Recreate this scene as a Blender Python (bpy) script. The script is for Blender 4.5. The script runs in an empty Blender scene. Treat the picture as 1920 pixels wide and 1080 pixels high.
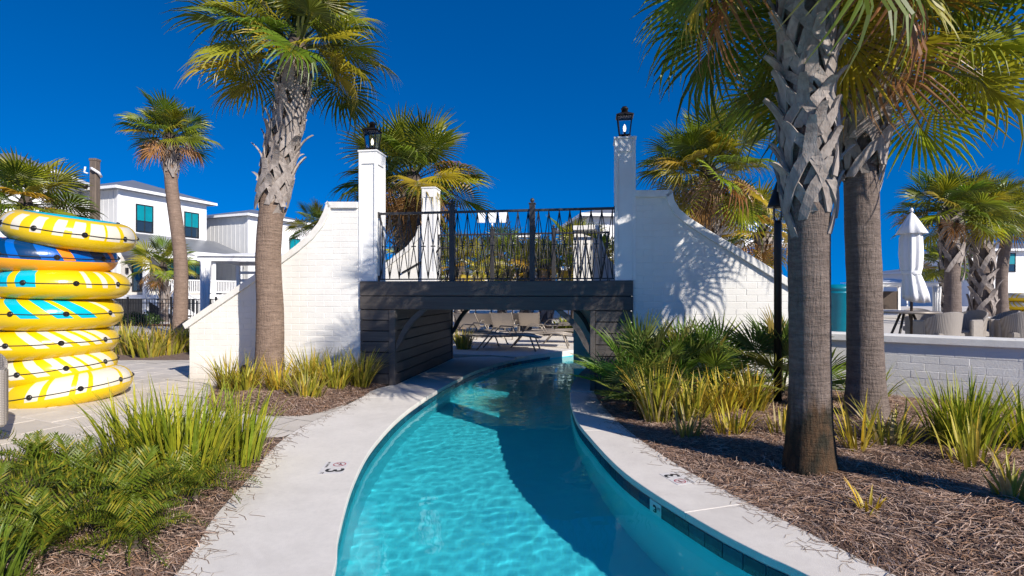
import bpy, bmesh, math, random
import numpy as np
from mathutils import Vector, Matrix, noise
from mathutils.geometry import delaunay_2d_cdt

PI = math.pi
R = math.radians
sc = bpy.context.scene
COL = sc.collection

# ------------------------------------------------------------------ camera
EYE = 1.45
cam_d = bpy.data.cameras.new('camera')
cam = bpy.data.objects.new('camera', cam_d)
COL.objects.link(cam)
cam.location = (0, 0, EYE)
cam.rotation_euler = (R(90), 0, 0)
cam_d.sensor_width = 36.0
cam_d.lens = 18.75
cam_d.shift_y = 0.0042
cam_d.clip_start = 0.05
cam_d.clip_end = 3000
sc.camera = cam

# ------------------------------------------------------------------ sky and sun
SUN = Vector((0.65, -0.76, 0.577)).normalized()
sun_el = math.asin(SUN.z)
world = bpy.data.worlds.new('World')
sc.world = world
world.use_nodes = True
wn = world.node_tree.nodes
wl = world.node_tree.links
wn.clear()
w_out = wn.new('ShaderNodeOutputWorld')
w_bg = wn.new('ShaderNodeBackground')
w_sky = wn.new('ShaderNodeTexSky')
w_sky.sky_type = 'NISHITA'
w_sky.sun_disc = False
w_sky.sun_elevation = sun_el
w_sky.sun_rotation = math.atan2(SUN.x, SUN.y)
w_sky.altitude = 0
w_sky.air_density = 1.0
w_sky.dust_density = 0.0
w_sky.ozone_density = 3.0
w_hsv = wn.new('ShaderNodeHueSaturation')
w_hsv.inputs['Hue'].default_value = 0.512
w_hsv.inputs['Saturation'].default_value = 1.62
w_hsv.inputs['Value'].default_value = 0.94
w_bg.inputs['Strength'].default_value = 0.13
w_tc = wn.new('ShaderNodeTexCoord')
w_map = wn.new('ShaderNodeMapping')
w_map.inputs['Location'].default_value = (0, 0, 0.27)
wl.new(w_tc.outputs['Generated'], w_map.inputs[0])
wl.new(w_map.outputs[0], w_sky.inputs[0])
wl.new(w_sky.outputs[0], w_hsv.inputs['Color'])
wl.new(w_hsv.outputs[0], w_bg.inputs[0])
wl.new(w_bg.outputs[0], w_out.inputs[0])

sun_d = bpy.data.lights.new('sun', 'SUN')
sun_d.energy = 5.0
sun_d.angle = R(0.5)
sun_d.color = (1.0, 0.93, 0.83)
sun = bpy.data.objects.new('sun', sun_d)
COL.objects.link(sun)
sun.location = SUN * 60
sun.rotation_euler = SUN.to_track_quat('Z', 'Y').to_euler()
sun_d.cycles.is_caustics_light = True

sc.view_settings.view_transform = 'Standard'
sc.view_settings.look = 'None'
sc.view_settings.gamma = 1.0
sc.view_settings.exposure = 0.42
sc.view_settings.use_curve_mapping = False
sc.cycles.use_denoising = True
try:
    sc.cycles.denoiser = 'OPENIMAGEDENOISE'
    sc.cycles.denoising_input_passes = 'RGB_ALBEDO_NORMAL'
except Exception:
    pass
sc.cycles.max_bounces = 8
sc.cycles.transparent_max_bounces = 12
sc.cycles.transmission_bounces = 6
sc.cycles.sample_clamp_indirect = 4.0

# ------------------------------------------------------------------ helpers
def at(px, py, z=0.0):
    """point at height z seen at pixel (px, py) of the 1920 px photograph"""
    Y = (EYE - z) * 1000.0 / (py - 548.0)
    return Vector(((px - 960.0) / 1000.0 * Y, Y, z))

def far(px, py, Y):
    return Vector(((px - 960.0) / 1000.0 * Y, Y, EYE + (548.0 - py) / 1000.0 * Y))

def tag(o, label=None, cat=None, group=None, kind=None):
    if label: o['label'] = label
    if cat: o['category'] = cat
    if group: o['group'] = group
    if kind: o['kind'] = kind
    elif cat and 'kind' not in o: o['kind'] = 'thing'
    return o

def empty(name, loc=(0, 0, 0), rz=0.0, parent=None):
    o = bpy.data.objects.new(name, None)
    o.empty_display_size = 0.1
    COL.objects.link(o)
    o.location = loc
    o.rotation_euler = (0, 0, rz)
    o.parent = parent
    return o

def link(name, me, parent=None, loc=None, rot=None, scale=None):
    o = bpy.data.objects.new(name, me)
    COL.objects.link(o)
    if parent is not None: o.parent = parent
    if loc is not None: o.location = loc
    if rot is not None: o.rotation_euler = rot
    if scale is not None: o.scale = (scale,) * 3 if isinstance(scale, (int, float)) else scale
    return o

def copy_tree(o, parent=None):
    c = o.copy()
    COL.objects.link(c)
    c.parent = parent
    for ch in [x for x in o.children]:
        copy_tree(ch, c)
    return c

class MB:
    """collects faces of ONE mesh"""
    def __init__(s):
        s.v = []; s.f = []; s.uv = []; s.col = None
    def add(s, vs, fs):
        n = len(s.v)
        s.v.extend([tuple(p) for p in vs])
        s.f.extend([tuple(i + n for i in f) for f in fs])
        return s
    def box(s, x0, x1, y0, y1, z0, z1):
        return s.add([(x0,y0,z0),(x1,y0,z0),(x1,y1,z0),(x0,y1,z0),(x0,y0,z1),(x1,y0,z1),(x1,y1,z1),(x0,y1,z1)],
                     [(0,3,2,1),(4,5,6,7),(0,1,5,4),(1,2,6,5),(2,3,7,6),(3,0,4,7)])
    def cbox(s, x0, x1, y0, y1, z0, z1, c=0.006):
        c = min(c, (x1-x0)*.45, (y1-y0)*.45, (z1-z0)*.45)
        X = (x0, x1); Y = (y0, y1); Z = (z0, z1)
        vs = []; idx = {}
        for i in (0,1):
            for j in (0,1):
                for k in (0,1):
                    sx = c if i == 0 else -c; sy = c if j == 0 else -c; sz = c if k == 0 else -c
                    for a, p in enumerate(((X[i], Y[j]+sy, Z[k]+sz), (X[i]+sx, Y[j], Z[k]+sz), (X[i]+sx, Y[j]+sy, Z[k]))):
                        idx[(i,j,k,a)] = len(vs); vs.append(p)
        fs = []
        q = lambda *k: fs.append(tuple(idx[x] for x in k))
        q((0,0,0,0),(0,0,1,0),(0,1,1,0),(0,1,0,0)); q((1,0,0,0),(1,1,0,0),(1,1,1,0),(1,0,1,0))
        q((0,0,0,1),(1,0,0,1),(1,0,1,1),(0,0,1,1)); q((0,1,0,1),(0,1,1,1),(1,1,1,1),(1,1,0,1))
        q((0,0,0,2),(0,1,0,2),(1,1,0,2),(1,0,0,2)); q((0,0,1,2),(1,0,1,2),(1,1,1,2),(0,1,1,2))
        for j in (0,1):
            for k in (0,1): q((0,j,k,1),(1,j,k,1),(1,j,k,2),(0,j,k,2))
        for i in (0,1):
            for k in (0,1): q((i,0,k,0),(i,1,k,0),(i,1,k,2),(i,0,k,2))
            for j in (0,1): q((i,j,0,0),(i,j,1,0),(i,j,1,1),(i,j,0,1))
        for i in (0,1):
            for j in (0,1):
                for k in (0,1): q((i,j,k,0),(i,j,k,1),(i,j,k,2))
        return s.add(vs, fs)
    def prism(s, poly, z0, z1):
        """poly: xy list, vertical prism (z0/z1 numbers)"""
        n = len(poly)
        vs = [(p[0], p[1], z0) for p in poly] + [(p[0], p[1], z1) for p in poly]
        fs = [tuple(range(n-1, -1, -1)), tuple(range(n, 2*n))]
        fs += [(i, (i+1) % n, n+(i+1) % n, n+i) for i in range(n)]
        return s.add(vs, fs)
    def slab(s, poly, y0, y1):
        """poly: xz list, extruded along y"""
        n = len(poly)
        vs = [(p[0], y0, p[1]) for p in poly] + [(p[0], y1, p[1]) for p in poly]
        fs = [tuple(range(n)), tuple(range(2*n-1, n-1, -1))]
        fs += [((i+1) % n, i, n+i, n+(i+1) % n) for i in range(n)]
        return s.add(vs, fs)
    def tube(s, pts, r, n=8, cap=True):
        pts = [Vector(p) for p in pts]
        if not hasattr(r, '__len__'): r = [r]*len(pts)
        vs = []; ref = None
        for i, p in enumerate(pts):
            t = (pts[min(i+1, len(pts)-1)] - pts[max(i-1, 0)]).normalized()
            if ref is None:
                ref = t.orthogonal().normalized()
            ref = (ref - t*ref.dot(t)).normalized()
            b = t.cross(ref)
            for k in range(n):
                a = 2*PI*k/n
                vs.append(p + (ref*math.cos(a) + b*math.sin(a))*r[i])
        fs = []
        for i in range(len(pts)-1):
            for k in range(n):
                fs.append((i*n+k, i*n+(k+1) % n, (i+1)*n+(k+1) % n, (i+1)*n+k))
        if cap:
            fs.append(tuple(range(n-1, -1, -1)))
            fs.append(tuple((len(pts)-1)*n+k for k in range(n)))
        return s.add(vs, fs)
    def bar(s, a, b, w, h):
        """square bar from a to b, w across, h in the upright direction"""
        a = Vector(a); b = Vector(b); t = (b-a).normalized()
        up = Vector((0,0,1)) if abs(t.z) < .95 else Vector((0,1,0))
        x = t.cross(up).normalized(); y = x.cross(t)
        vs = []
        for p in (a, b):
            for sx, sy in ((-1,-1),(1,-1),(1,1),(-1,1)):
                vs.append(p + x*(sx*w/2) + y*(sy*h/2))
        return s.add(vs, [(0,1,2,3),(7,6,5,4),(0,4,5,1),(1,5,6,2),(2,6,7,3),(3,7,4,0)])
    def lathe(s, prof, n=24, c=(0,0,0), cap=True):
        vs = []
        for r, z in prof:
            for k in range(n):
                a = 2*PI*k/n
                vs.append((c[0]+r*math.cos(a), c[1]+r*math.sin(a), c[2]+z))
        fs = [(i*n+k, i*n+(k+1) % n, (i+1)*n+(k+1) % n, (i+1)*n+k) for i in range(len(prof)-1) for k in range(n)]
        if cap:
            fs.append(tuple(range(n-1, -1, -1)))
            fs.append(tuple((len(prof)-1)*n+k for k in range(n)))
        return s.add(vs, fs)
    def mesh(s, name, mats, smooth=False, fix=True, mi=None):
        me = bpy.data.meshes.new(name)
        me.from_pydata(s.v, [], s.f)
        for m in (mats if isinstance(mats, (list, tuple)) else [mats]):
            me.materials.append(m)
        if fix:
            b = bmesh.new(); b.from_mesh(me)
            bmesh.ops.recalc_face_normals(b, faces=b.faces)
            b.to_mesh(me); b.free()
        if smooth:
            me.polygons.foreach_set('use_smooth', [True]*len(me.polygons))
        if mi is not None:
            me.polygons.foreach_set('material_index', mi)
        me.update()
        return me
    def obj(s, name, mats, parent=None, smooth=False, loc=None, rot=None, fix=True):
        return link(name, s.mesh(name, mats, smooth, fix), parent, loc, rot)

def inside(p, poly):
    x, y = p[0], p[1]; c = False; n = len(poly); j = n-1
    for i in range(n):
        xi, yi = poly[i][0], poly[i][1]; xj, yj = poly[j][0], poly[j][1]
        if (yi > y) != (yj > y) and x < (xj-xi)*(y-yi)/(yj-yi)+xi: c = not c
        j = i
    return c

def dist_line(p, line):
    best = 1e9
    px, py = p[0], p[1]
    for a, b in zip(line[:-1], line[1:]):
        dx, dy = b[0]-a[0], b[1]-a[1]
        t = max(0, min(1, ((px-a[0])*dx+(py-a[1])*dy)/(dx*dx+dy*dy+1e-12)))
        d = math.hypot(px-a[0]-t*dx, py-a[1]-t*dy)
        if d < best: best = d
    return best

def smooth_line(pts, per=6):
    """Catmull-Rom through the points"""
    P = [Vector((p[0], p[1])) for p in pts]
    P = [P[0]*2-P[1]] + P + [P[-1]*2-P[-2]]
    out = []
    for i in range(1, len(P)-2):
        for k in range(per):
            t = k/per
            out.append(0.5*((2*P[i]) + (P[i+1]-P[i-1])*t + (2*P[i-1]-5*P[i]+4*P[i+1]-P[i+2])*t*t + (3*P[i]-P[i-1]-3*P[i+1]+P[i+2])*t**3))
    out.append(P[-2])
    return [(p.x, p.y) for p in out]

def offset_line(line, d):
    """shift to the left of travel by d"""
    out = []
    for i, p in enumerate(line):
        a = Vector(line[max(i-1, 0)]); b = Vector(line[min(i+1, len(line)-1)])
        t = (b-a).normalized()
        out.append((p[0]-t.y*d, p[1]+t.x*d))
    return out

def filled(name, poly, mat, zf=lambda x, y: 0.0, step=None, hole=None, parent=None, smooth=False, thick=None):
    """triangulated sheet over a polygon, with inner grid points when step is given"""
    vs = [Vector((p[0], p[1])) for p in poly]
    es = [(i, (i+1) % len(poly)) for i in range(len(poly))]
    if hole:
        n = len(vs)
        vs += [Vector((p[0], p[1])) for p in hole]
        es += [(n+i, n+(i+1) % len(hole)) for i in range(len(hole))]
    if step:
        xs = [p[0] for p in poly]; ys = [p[1] for p in poly]
        x = min(xs)
        while x < max(xs):
            y = min(ys)
            while y < max(ys):
                q = (x+step*.3*noise.noise((x*9, y*9, 1)), y+step*.3*noise.noise((x*9, y*9, 7)))
                if inside(q, poly) and not (hole and inside(q, hole)):
                    vs.append(Vector(q))
                y += step
            x += step
    r = delaunay_2d_cdt(vs, es, [], 0, 1e-5)
    V = r[0]; F = []
    for f in r[2]:
        c = sum((V[i] for i in f), Vector((0, 0)))/len(f)
        if inside(c, poly) and not (hole and inside(c, hole)):
            F.append(tuple(f))
    m = MB()
    m.add([(p.x, p.y, zf(p.x, p.y)) for p in V], F)
    me = m.mesh(name, mat, smooth, fix=False)
    b = bmesh.new(); b.from_mesh(me)
    for f in b.faces:
        if f.normal.z < 0: f.normal_flip()
    b.to_mesh(me); b.free()
    return link(name, me, parent)

def set_color(me, cols):
    """per-vertex colours as attribute 'tint'"""
    a = me.color_attributes.new('tint', 'FLOAT_COLOR', 'POINT')
    a.data.foreach_set('color', np.asarray(cols, dtype=np.float32).ravel())

# ------------------------------------------------------------------ materials
class NT:
    def __init__(s, name):
        s.m = bpy.data.materials.new(name)
        s.m.use_nodes = True
        s.t = s.m.node_tree
        s.n = s.t.nodes
        s.p = s.n['Principled BSDF']
        s.out = s.n['Material Output']
    def node(s, typ, **kw):
        n = s.n.new(typ)
        for k, v in kw.items():
            setattr(n, k, v)
        return n
    def L(s, a, b):
        s.t.links.new(a, b)
    def val(s, x, sock):
        if hasattr(x, 'links'): s.L(x, sock)
        else: sock.default_value = x
    def math(s, op, a, b=None, c=None, clamp=False):
        n = s.node('ShaderNodeMath', operation=op, use_clamp=clamp)
        s.val(a, n.inputs[0])
        if b is not None: s.val(b, n.inputs[1])
        if c is not None: s.val(c, n.inputs[2])
        return n.outputs[0]
    def mix(s, f, a, b, mode='MIX'):
        n = s.node('ShaderNodeMix', data_type='RGBA', blend_type=mode)
        s.val(f, n.inputs[0])
        for x, i in ((a, 6), (b, 7)):
            if hasattr(x, 'links'): s.L(x, n.inputs[i])
            else: n.inputs[i].default_value = (x[0], x[1], x[2], 1)
        return n.outputs[2]
    def noise(s, co, scale, detail=4, rough=.6, dist=0):
        n = s.node('ShaderNodeTexNoise')
        n.inputs['Scale'].default_value = scale; n.inputs['Detail'].default_value = detail
        n.inputs['Roughness'].default_value = rough; n.inputs['Distortion'].default_value = dist
        if co is not None: s.L(co, n.inputs['Vector'])
        return n.outputs['Fac']
    def ramp(s, f, a, b):
        n = s.node('ShaderNodeMapRange')
        s.val(f, n.inputs[0]); n.inputs[1].default_value = a; n.inputs[2].default_value = b
        return n.outputs[0]
    def pos(s, sc=(1, 1, 1)):
        g = s.node('ShaderNodeNewGeometry').outputs['Position']
        return s.mapped(g, sc)
    def objco(s, sc=(1, 1, 1)):
        return s.mapped(s.node('ShaderNodeTexCoord').outputs['Object'], sc)
    def mapped(s, co, sc):
        if sc == (1, 1, 1): return co
        m = s.node('ShaderNodeMapping')
        m.inputs['Scale'].default_value = sc
        s.L(co, m.inputs[0])
        return m.outputs[0]
    def bump(s, h, strength=.3, dist=.01):
        b = s.node('ShaderNodeBump')
        b.inputs['Strength'].default_value = strength; b.inputs['Distance'].default_value = dist
        s.L(h, b.inputs['Height'])
        s.L(b.outputs[0], s.p.inputs['Normal'])
    def base(s, c): s.val(c if hasattr(c, 'links') else (c[0], c[1], c[2], 1), s.p.inputs['Base Color'])
    def set(s, **kw):
        for k, v in kw.items():
            s.p.inputs[k.replace('_', ' ')].default_value = v
        return s

def mat(name, a, b=None, rough=.6, scale=6, bump=0, bscale=90, metal=0, spec=.4, rnd=0, stretch=(1, 1, 1), dist=.01):
    t = NT(name)
    if b is None: b = tuple(x*.82 for x in a)
    co = t.pos(stretch)
    f = t.ramp(t.noise(co, scale, 5, .65), .3, .7)
    c = t.mix(f, a, b)
    if rnd:
        r = t.node('ShaderNodeObjectInfo').outputs['Random']
        k = t.math('MULTIPLY_ADD', r, rnd, 1-rnd*.6)
        cc = t.node('ShaderNodeCombineColor')
        for i in range(3): t.L(k, cc.inputs[i])
        c = t.mix(1.0, c, cc.outputs[0], 'MULTIPLY')
    t.base(c)
    t.set(Roughness=rough, Metallic=metal, Specular_IOR_Level=spec)
    if bump:
        t.bump(t.noise(co, bscale, 4, .6), bump, dist)
    return t.m

M = {}
def brick_mat():
    t = NT('white_painted_brick')
    c = t.mix(t.ramp(t.noise(t.pos(), 3, 5, .65), .3, .7), (.80, .785, .745), (.73, .71, .67))
    r = t.node('ShaderNodeObjectInfo').outputs['Random']
    c = t.mix(t.math('MULTIPLY', r, .10), c, (.60, .57, .52))
    drip = t.ramp(t.noise(t.pos((9, 9, .9)), 1.0, 5, .7), .56, .78)
    c = t.mix(t.math('MULTIPLY', drip, .22), c, (.52, .48, .43))
    chip = t.ramp(t.noise(t.pos(), 38, 4, .7), .66, .74)
    c = t.mix(t.math('MULTIPLY', chip, .25), c, (.45, .41, .37))
    z = t.node('ShaderNodeSeparateXYZ'); t.L(t.pos(), z.inputs[0])
    splash = t.math('MULTIPLY', t.math('SUBTRACT', t.math('MULTIPLY_ADD', t.noise(t.pos(), 4, 4), .5, .10), z.outputs[2]), 3.0, clamp=True)
    c = t.mix(t.math('MULTIPLY', splash, .5), c, (.40, .34, .28))
    t.base(c); t.set(Roughness=.62, Specular_IOR_Level=.35)
    t.bump(t.noise(t.pos(), 55, 5, .7), .4, .008)
    return t.m
M['brick'] = brick_mat()
M['paint'] = mat('white_paint', (.80, .795, .78), (.72, .715, .70), .5, 2.5, .12, 60)
M['coping'] = mat('white_coping', (.80, .785, .75), (.68, .66, .62), .65, 5, .3, 80)
M['board'] = mat('dark_stained_board', (.098, .086, .079), (.064, .057, .053), .55, 5, .35, 40, rnd=.3, stretch=(.4, .4, 5))
M['dark_core'] = mat('dark_groove', (.012, .011, .011), (.008, .008, .008), .8)
M['iron'] = mat('charcoal_iron', (.060, .056, .055), (.042, .040, .040), .45, 20, .1, 150, metal=.2)
M['black'] = mat('black_metal', (.012, .012, .013), (.008, .008, .009), .4, 20)
M['bronze'] = mat('dark_bronze', (.028, .022, .020), (.016, .014, .013), .42, 20, metal=.5)
M['hemp'] = mat('rope_black', (.012, .011, .012), None, .7)
M['vinyl_black'] = mat('black_vinyl', (.012, .012, .013), None, .35)
M['siding'] = mat('white_siding', (.80, .80, .795), (.76, .76, .755), .55, 1.0)
M['siding_shade_grey'] = mat('shade_grey_siding', (.62, .62, .61), (.56, .56, .555), .55, 1.0)  # white siding with shade painted into its colour; a grey cross bar shares it
M['metal_roof'] = mat('grey_metal_roof', (.27, .28, .30), (.22, .23, .245), .42, .7, metal=.35)
M['teal'] = mat('turquoise_shutter', (.0, .24, .29), (.0, .19, .235), .4, 3)
M['frame_dark'] = mat('dark_window_frame', (.02, .022, .025), None, .4)
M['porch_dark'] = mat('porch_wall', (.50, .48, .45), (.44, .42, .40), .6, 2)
M['canvas'] = mat('white_canvas', (.80, .80, .80), (.73, .73, .735), .8, 4, .2, 200)
M['lounger_mesh'] = mat('taupe_sling', (.50, .44, .38), (.42, .37, .32), .7, 30, .2, 300)
M['lounger_frame'] = mat('taupe_frame', (.30, .26, .22), None, .4, 10, metal=.3)
M['bin'] = mat('teal_bin', (.0, .20, .28), (.0, .16, .23), .35, 8)
M['slat_wood'] = mat('brown_slat', (.075, .05, .035), (.05, .035, .025), .6, 10)
M['wood_pole'] = mat('weathered_pole', (.17, .13, .10), (.095, .075, .06), .8, 7, .5, 50, stretch=(3, 3, .4))
M['mulch_red'] = mat('red_mulch', (.14, .055, .035), (.085, .035, .025), .9, 30, .8, 120)
M['glass_bulb'] = None

# pavers, concrete
M['paver'] = mat('pale_paver', (.62, .565, .50), (.53, .48, .42), .7, 4, .25, 60, rnd=.16)
def concrete(name, a, b):
    t = NT(name)
    co = t.pos()
    f1 = t.ramp(t.noise(co, 2.2, 6, .7), .35, .68)
    c = t.mix(f1, a, b)
    sp = t.ramp(t.noise(co, 240, 2, .6), .60, .72)
    c = t.mix(t.math('MULTIPLY', sp, .45), c, tuple(x*.62 for x in a))
    f3 = t.ramp(t.noise(co, .9, 5, .75, .6), .50, .72)
    c = t.mix(t.math('MULTIPLY', f3, .40), c, (.47, .43, .385))
    f4 = t.ramp(t.noise(co, 26, 5, .75), .45, .75)
    c = t.mix(t.math('MULTIPLY', f4, .28), c, (.48, .45, .42))
    t.base(c)
    t.set(Roughness=.75, Specular_IOR_Level=.35)
    t.bump(t.noise(co, 150, 4, .7), .35, .006)
    return t.m
M['concrete'] = concrete('pool_deck_concrete', (.74, .695, .635), (.65, .61, .555))
M['coping_pool'] = concrete('pool_coping_concrete', (.72, .675, .62), (.62, .575, .53))
M['ground'] = mat('pale_ground', (.55, .50, .44), (.47, .43, .38), .85, .6, .3, 20)
M['patio'] = mat('patio_stone', (.62, .58, .52), (.54, .50, .45), .8, 1.2, .3, 30)
M['soil'] = mat('brown_soil', (.22, .155, .125), (.13, .088, .070), .95, 14, .9, 90, dist=.02)

def tinted(name, rough=.6, translucent=0.0, gain=1.0, spec=.35, bump=0, sheen=False):
    """colour from the mesh attribute 'tint'"""
    t = NT(name)
    at_ = t.node('ShaderNodeAttribute', attribute_name='tint').outputs['Color']
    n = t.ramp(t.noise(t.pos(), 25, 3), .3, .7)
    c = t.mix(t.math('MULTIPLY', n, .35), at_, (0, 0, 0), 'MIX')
    t.base(c)
    t.set(Roughness=rough, Specular_IOR_Level=spec)
    if translucent:
        tr = t.node('ShaderNodeBsdfTranslucent')
        t.L(c, tr.inputs[0])
        mx = t.node('ShaderNodeMixShader')
        mx.inputs[0].default_value = translucent
        t.L(t.p.outputs[0], mx.inputs[1]); t.L(tr.outputs[0], mx.inputs[2])
        t.L(mx.outputs[0], t.out.inputs[0])
    return t.m
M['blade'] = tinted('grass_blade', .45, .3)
M['straw'] = tinted('pine_straw', .8, 0, spec=.2)

def frond_mat():
    """palm leaf: colour of the object (living green, yellowing or dead), drier towards the segment tips"""
    t = NT('palm_frond')
    oc = t.node('ShaderNodeObjectInfo')
    uv = t.node('ShaderNodeUVMap', uv_map='UVMap').outputs[0]
    sx = t.node('ShaderNodeSeparateXYZ'); t.L(uv, sx.inputs[0])
    along, rnd = sx.outputs[0], sx.outputs[1]
    c = oc.outputs['Color']
    k = t.math('MULTIPLY_ADD', rnd, .5, .72)
    cc = t.node('ShaderNodeCombineColor')
    for i in range(3): t.L(k, cc.inputs[i])
    c = t.mix(1.0, c, cc.outputs[0], 'MULTIPLY')
    tipstart = t.math('MULTIPLY_ADD', rnd, .20, .78)
    tip = t.math('MULTIPLY', t.math('SUBTRACT', along, tipstart), 4.0, clamp=True)
    c = t.mix(t.math('MULTIPLY', tip, .55), c, (.30, .22, .12))
    pet = t.math('LESS_THAN', along, 0.0)
    c = t.mix(pet, c, (.17, .20, .06))
    t.base(c)
    t.set(Roughness=.38, Specular_IOR_Level=.45)
    tr = t.node('ShaderNodeBsdfTranslucent')
    t.L(c, tr.inputs[0])
    mx = t.node('ShaderNodeMixShader'); mx.inputs[0].default_value = .42
    t.L(t.p.outputs[0], mx.inputs[1]); t.L(tr.outputs[0], mx.inputs[2])
    t.L(mx.outputs[0], t.out.inputs[0])
    return t.m
M['frond'] = frond_mat()

def trunk_mat(name, a, b, c, moss=False):
    t = NT(name)
    co = t.pos()
    wob = t.noise(t.pos((3, 3, 1)), 2.2, 3)
    z = t.node('ShaderNodeSeparateXYZ'); t.L(co, z.inputs[0])
    zz = t.math('MULTIPLY_ADD', wob, .09, z.outputs[2])
    cz = t.node('ShaderNodeCombineXYZ'); t.L(zz, cz.inputs[2])
    wide = t.noise(t.mapped(cz.outputs[0], (1, 1, 26)), 1.0, 3, .7)
    local = t.noise(t.pos((3.5, 3.5, 30)), 1.0, 4, .65)
    ringd = t.ramp(t.math('MULTIPLY_ADD', wide, .45, t.math('MULTIPLY', local, .55)), .40, .56)
    fine = t.noise(t.pos((14, 14, 60)), 1.0, 5, .7)
    fib = t.noise(t.pos((55, 55, 7)), 1.0, 4, .65)
    blot = t.ramp(t.noise(co, 7, 6, .75), .32, .68)
    col = t.mix(blot, a, b)
    col = t.mix(t.math('MULTIPLY', t.ramp(fine, .42, .68), .6), col, c)
    col = t.mix(t.math('MULTIPLY', t.math('SUBTRACT', 1.0, ringd), .34), col, tuple(x*.35 for x in c))
    col = t.mix(t.math('MULTIPLY', t.ramp(fib, .55, .75), .45), col, tuple(x*.4 for x in c))
    if moss:
        lim = t.math('MULTIPLY_ADD', t.noise(t.pos((2.6, 2.6, .5)), 2.5, 4), -1.3, 1.45)
        w = t.math('MULTIPLY', t.math('SUBTRACT', lim, z.outputs[2]), 4.0, clamp=True)
        wet = t.mix(t.ramp(t.noise(t.pos((4, 4, 1.5)), 3, 4), .4, .6), (.022, .021, .012), (.10, .055, .026))
        col = t.mix(t.math('MULTIPLY', w, .92), col, wet)
    t.base(col)
    t.set(Roughness=.88, Specular_IOR_Level=.2)
    rough_ = t.noise(co, 34, 5, .75)
    h = t.math('ADD', t.math('MULTIPLY_ADD', ringd, .28, t.math('MULTIPLY', rough_, .7)), t.math('ADD', t.math('MULTIPLY', fib, -1.0), t.math('MULTIPLY', fine, .5)))
    t.bump(h, 1.0, .022)
    return t.m
M['trunk_grey'] = trunk_mat('palm_trunk_grey', (.27, .215, .185), (.18, .14, .12), (.13, .10, .085))
M['trunk_moss'] = trunk_mat('palm_trunk_mossy', (.26, .205, .175), (.17, .13, .11), (.12, .092, .076), True)
M['trunk_warm'] = trunk_mat('palm_trunk_warm', (.34, .245, .185), (.25, .175, .13), (.19, .13, .10))
M['boot'] = mat('palm_leaf_base', (.40, .35, .315), (.19, .155, .135), .85, 9, .6, 45, rnd=.35, stretch=(2, 2, .6))
M['boot_dark'] = mat('palm_fibre', (.10, .075, .058), (.055, .042, .034), .95, 20, .8, 80)

def wicker_mat():
    t = NT('grey_wicker')
    co = t.objco()
    w = t.node('ShaderNodeTexWave', wave_type='BANDS', bands_direction='Z')
    w.inputs['Scale'].default_value = 22; w.inputs['Distortion'].default_value = 1.2
    t.L(co, w.inputs[0])
    w2 = t.node('ShaderNodeTexWave', wave_type='BANDS', bands_direction='X')
    w2.inputs['Scale'].default_value = 16; w2.inputs['Distortion'].default_value = 1.0
    t.L(co, w2.inputs[0])
    h = t.math('MULTIPLY', w.outputs['Fac'], w2.outputs['Fac'])
    t.base(t.mix(h, (.22, .19, .165), (.46, .42, .37)))
    t.set(Roughness=.6)
    t.bump(h, .6, .008)
    return t.m
M['wicker'] = wicker_mat()

def glassy(name, tint=(1, 1, 1), rough=0.0):
    t = NT(name)
    g = t.node('ShaderNodeBsdfGlossy'); g.inputs['Roughness'].default_value = .02
    tr = t.node('ShaderNodeBsdfTransparent'); tr.inputs[0].default_value = (*tint, 1)
    fr = t.node('ShaderNodeFresnel'); fr.inputs[0].default_value = 1.45
    mx = t.node('ShaderNodeMixShader')
    t.L(fr.outputs[0], mx.inputs[0]); t.L(tr.outputs[0], mx.inputs[1]); t.L(g.outputs[0], mx.inputs[2])
    t.L(mx.outputs[0], t.out.inputs[0])
    return t.m
M['lantern_glass'] = glassy('lantern_glass', (.90, .90, .92))
def window_mat():
    t = NT('window_glass')
    t.base((.02, .035, .05)); t.set(Roughness=.05, Specular_IOR_Level=.8)
    return t.m
M['window'] = window_mat()
def bulb_mat():
    t = NT('lit_bulb')
    e = t.node('ShaderNodeEmission'); e.inputs[0].default_value = (1, .93, .8, 1); e.inputs[1].default_value = 1.6
    t.L(e.outputs[0], t.out.inputs[0])
    return t.m
M['bulb'] = bulb_mat()
# ================================================================== POOL
WATER_Z = -0.115
FLOOR_Z = -1.0
LEFT_EDGE = smooth_line([(-.25, -6), (-.45, -2.0), (-.60, 0.3), (-.80, 1.7), (-.935, 2.73), (-1.06, 3.21), (-1.236, 4.12), (-1.335, 5.14), (-1.306, 6.53),
                         (-1.065, 8.19), (-.604, 10.07), (.175, 11.69), (1.9, 13.5), (3.9, 14.9)], 8)
RIGHT_EDGE = smooth_line([(4.6, -6), (3.2, -1.2), (2.25, 1.0), (1.86, 2.0), (1.54, 2.73), (1.385, 3.0), (1.235, 3.32), (1.03, 3.89), (.895, 4.45), (.80, 5.3), (.752, 6.1),
                          (.815, 7.3), (.985, 8.5), (1.33, 9.86), (1.80, 10.9), (2.7, 11.9), (3.9, 12.6)], 8)
POOL = LEFT_EDGE + RIGHT_EDGE[::-1]
LEFT_OUT = smooth_line([(-1.1, -6), (-1.35, -1), (-1.55, 1.2), (-1.731, 2.73), (-1.924, 3.44), (-2.096, 4.37), (-2.21, 4.85), (-2.27, 5.6),
                        (-2.16, 6.6), (-2.08, 7.4), (-2.06, 7.95), (-1.90, 8.32)], 6)
RIGHT_OUT = smooth_line([(5.4, -6), (3.9, -1.0), (2.72, 1.0), (2.28, 2.0), (1.97, 2.73), (1.84, 3.08), (1.60, 3.80), (1.385, 4.53), (1.21, 5.75), (1.165, 7.05), (1.20, 7.84)], 6)

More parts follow.
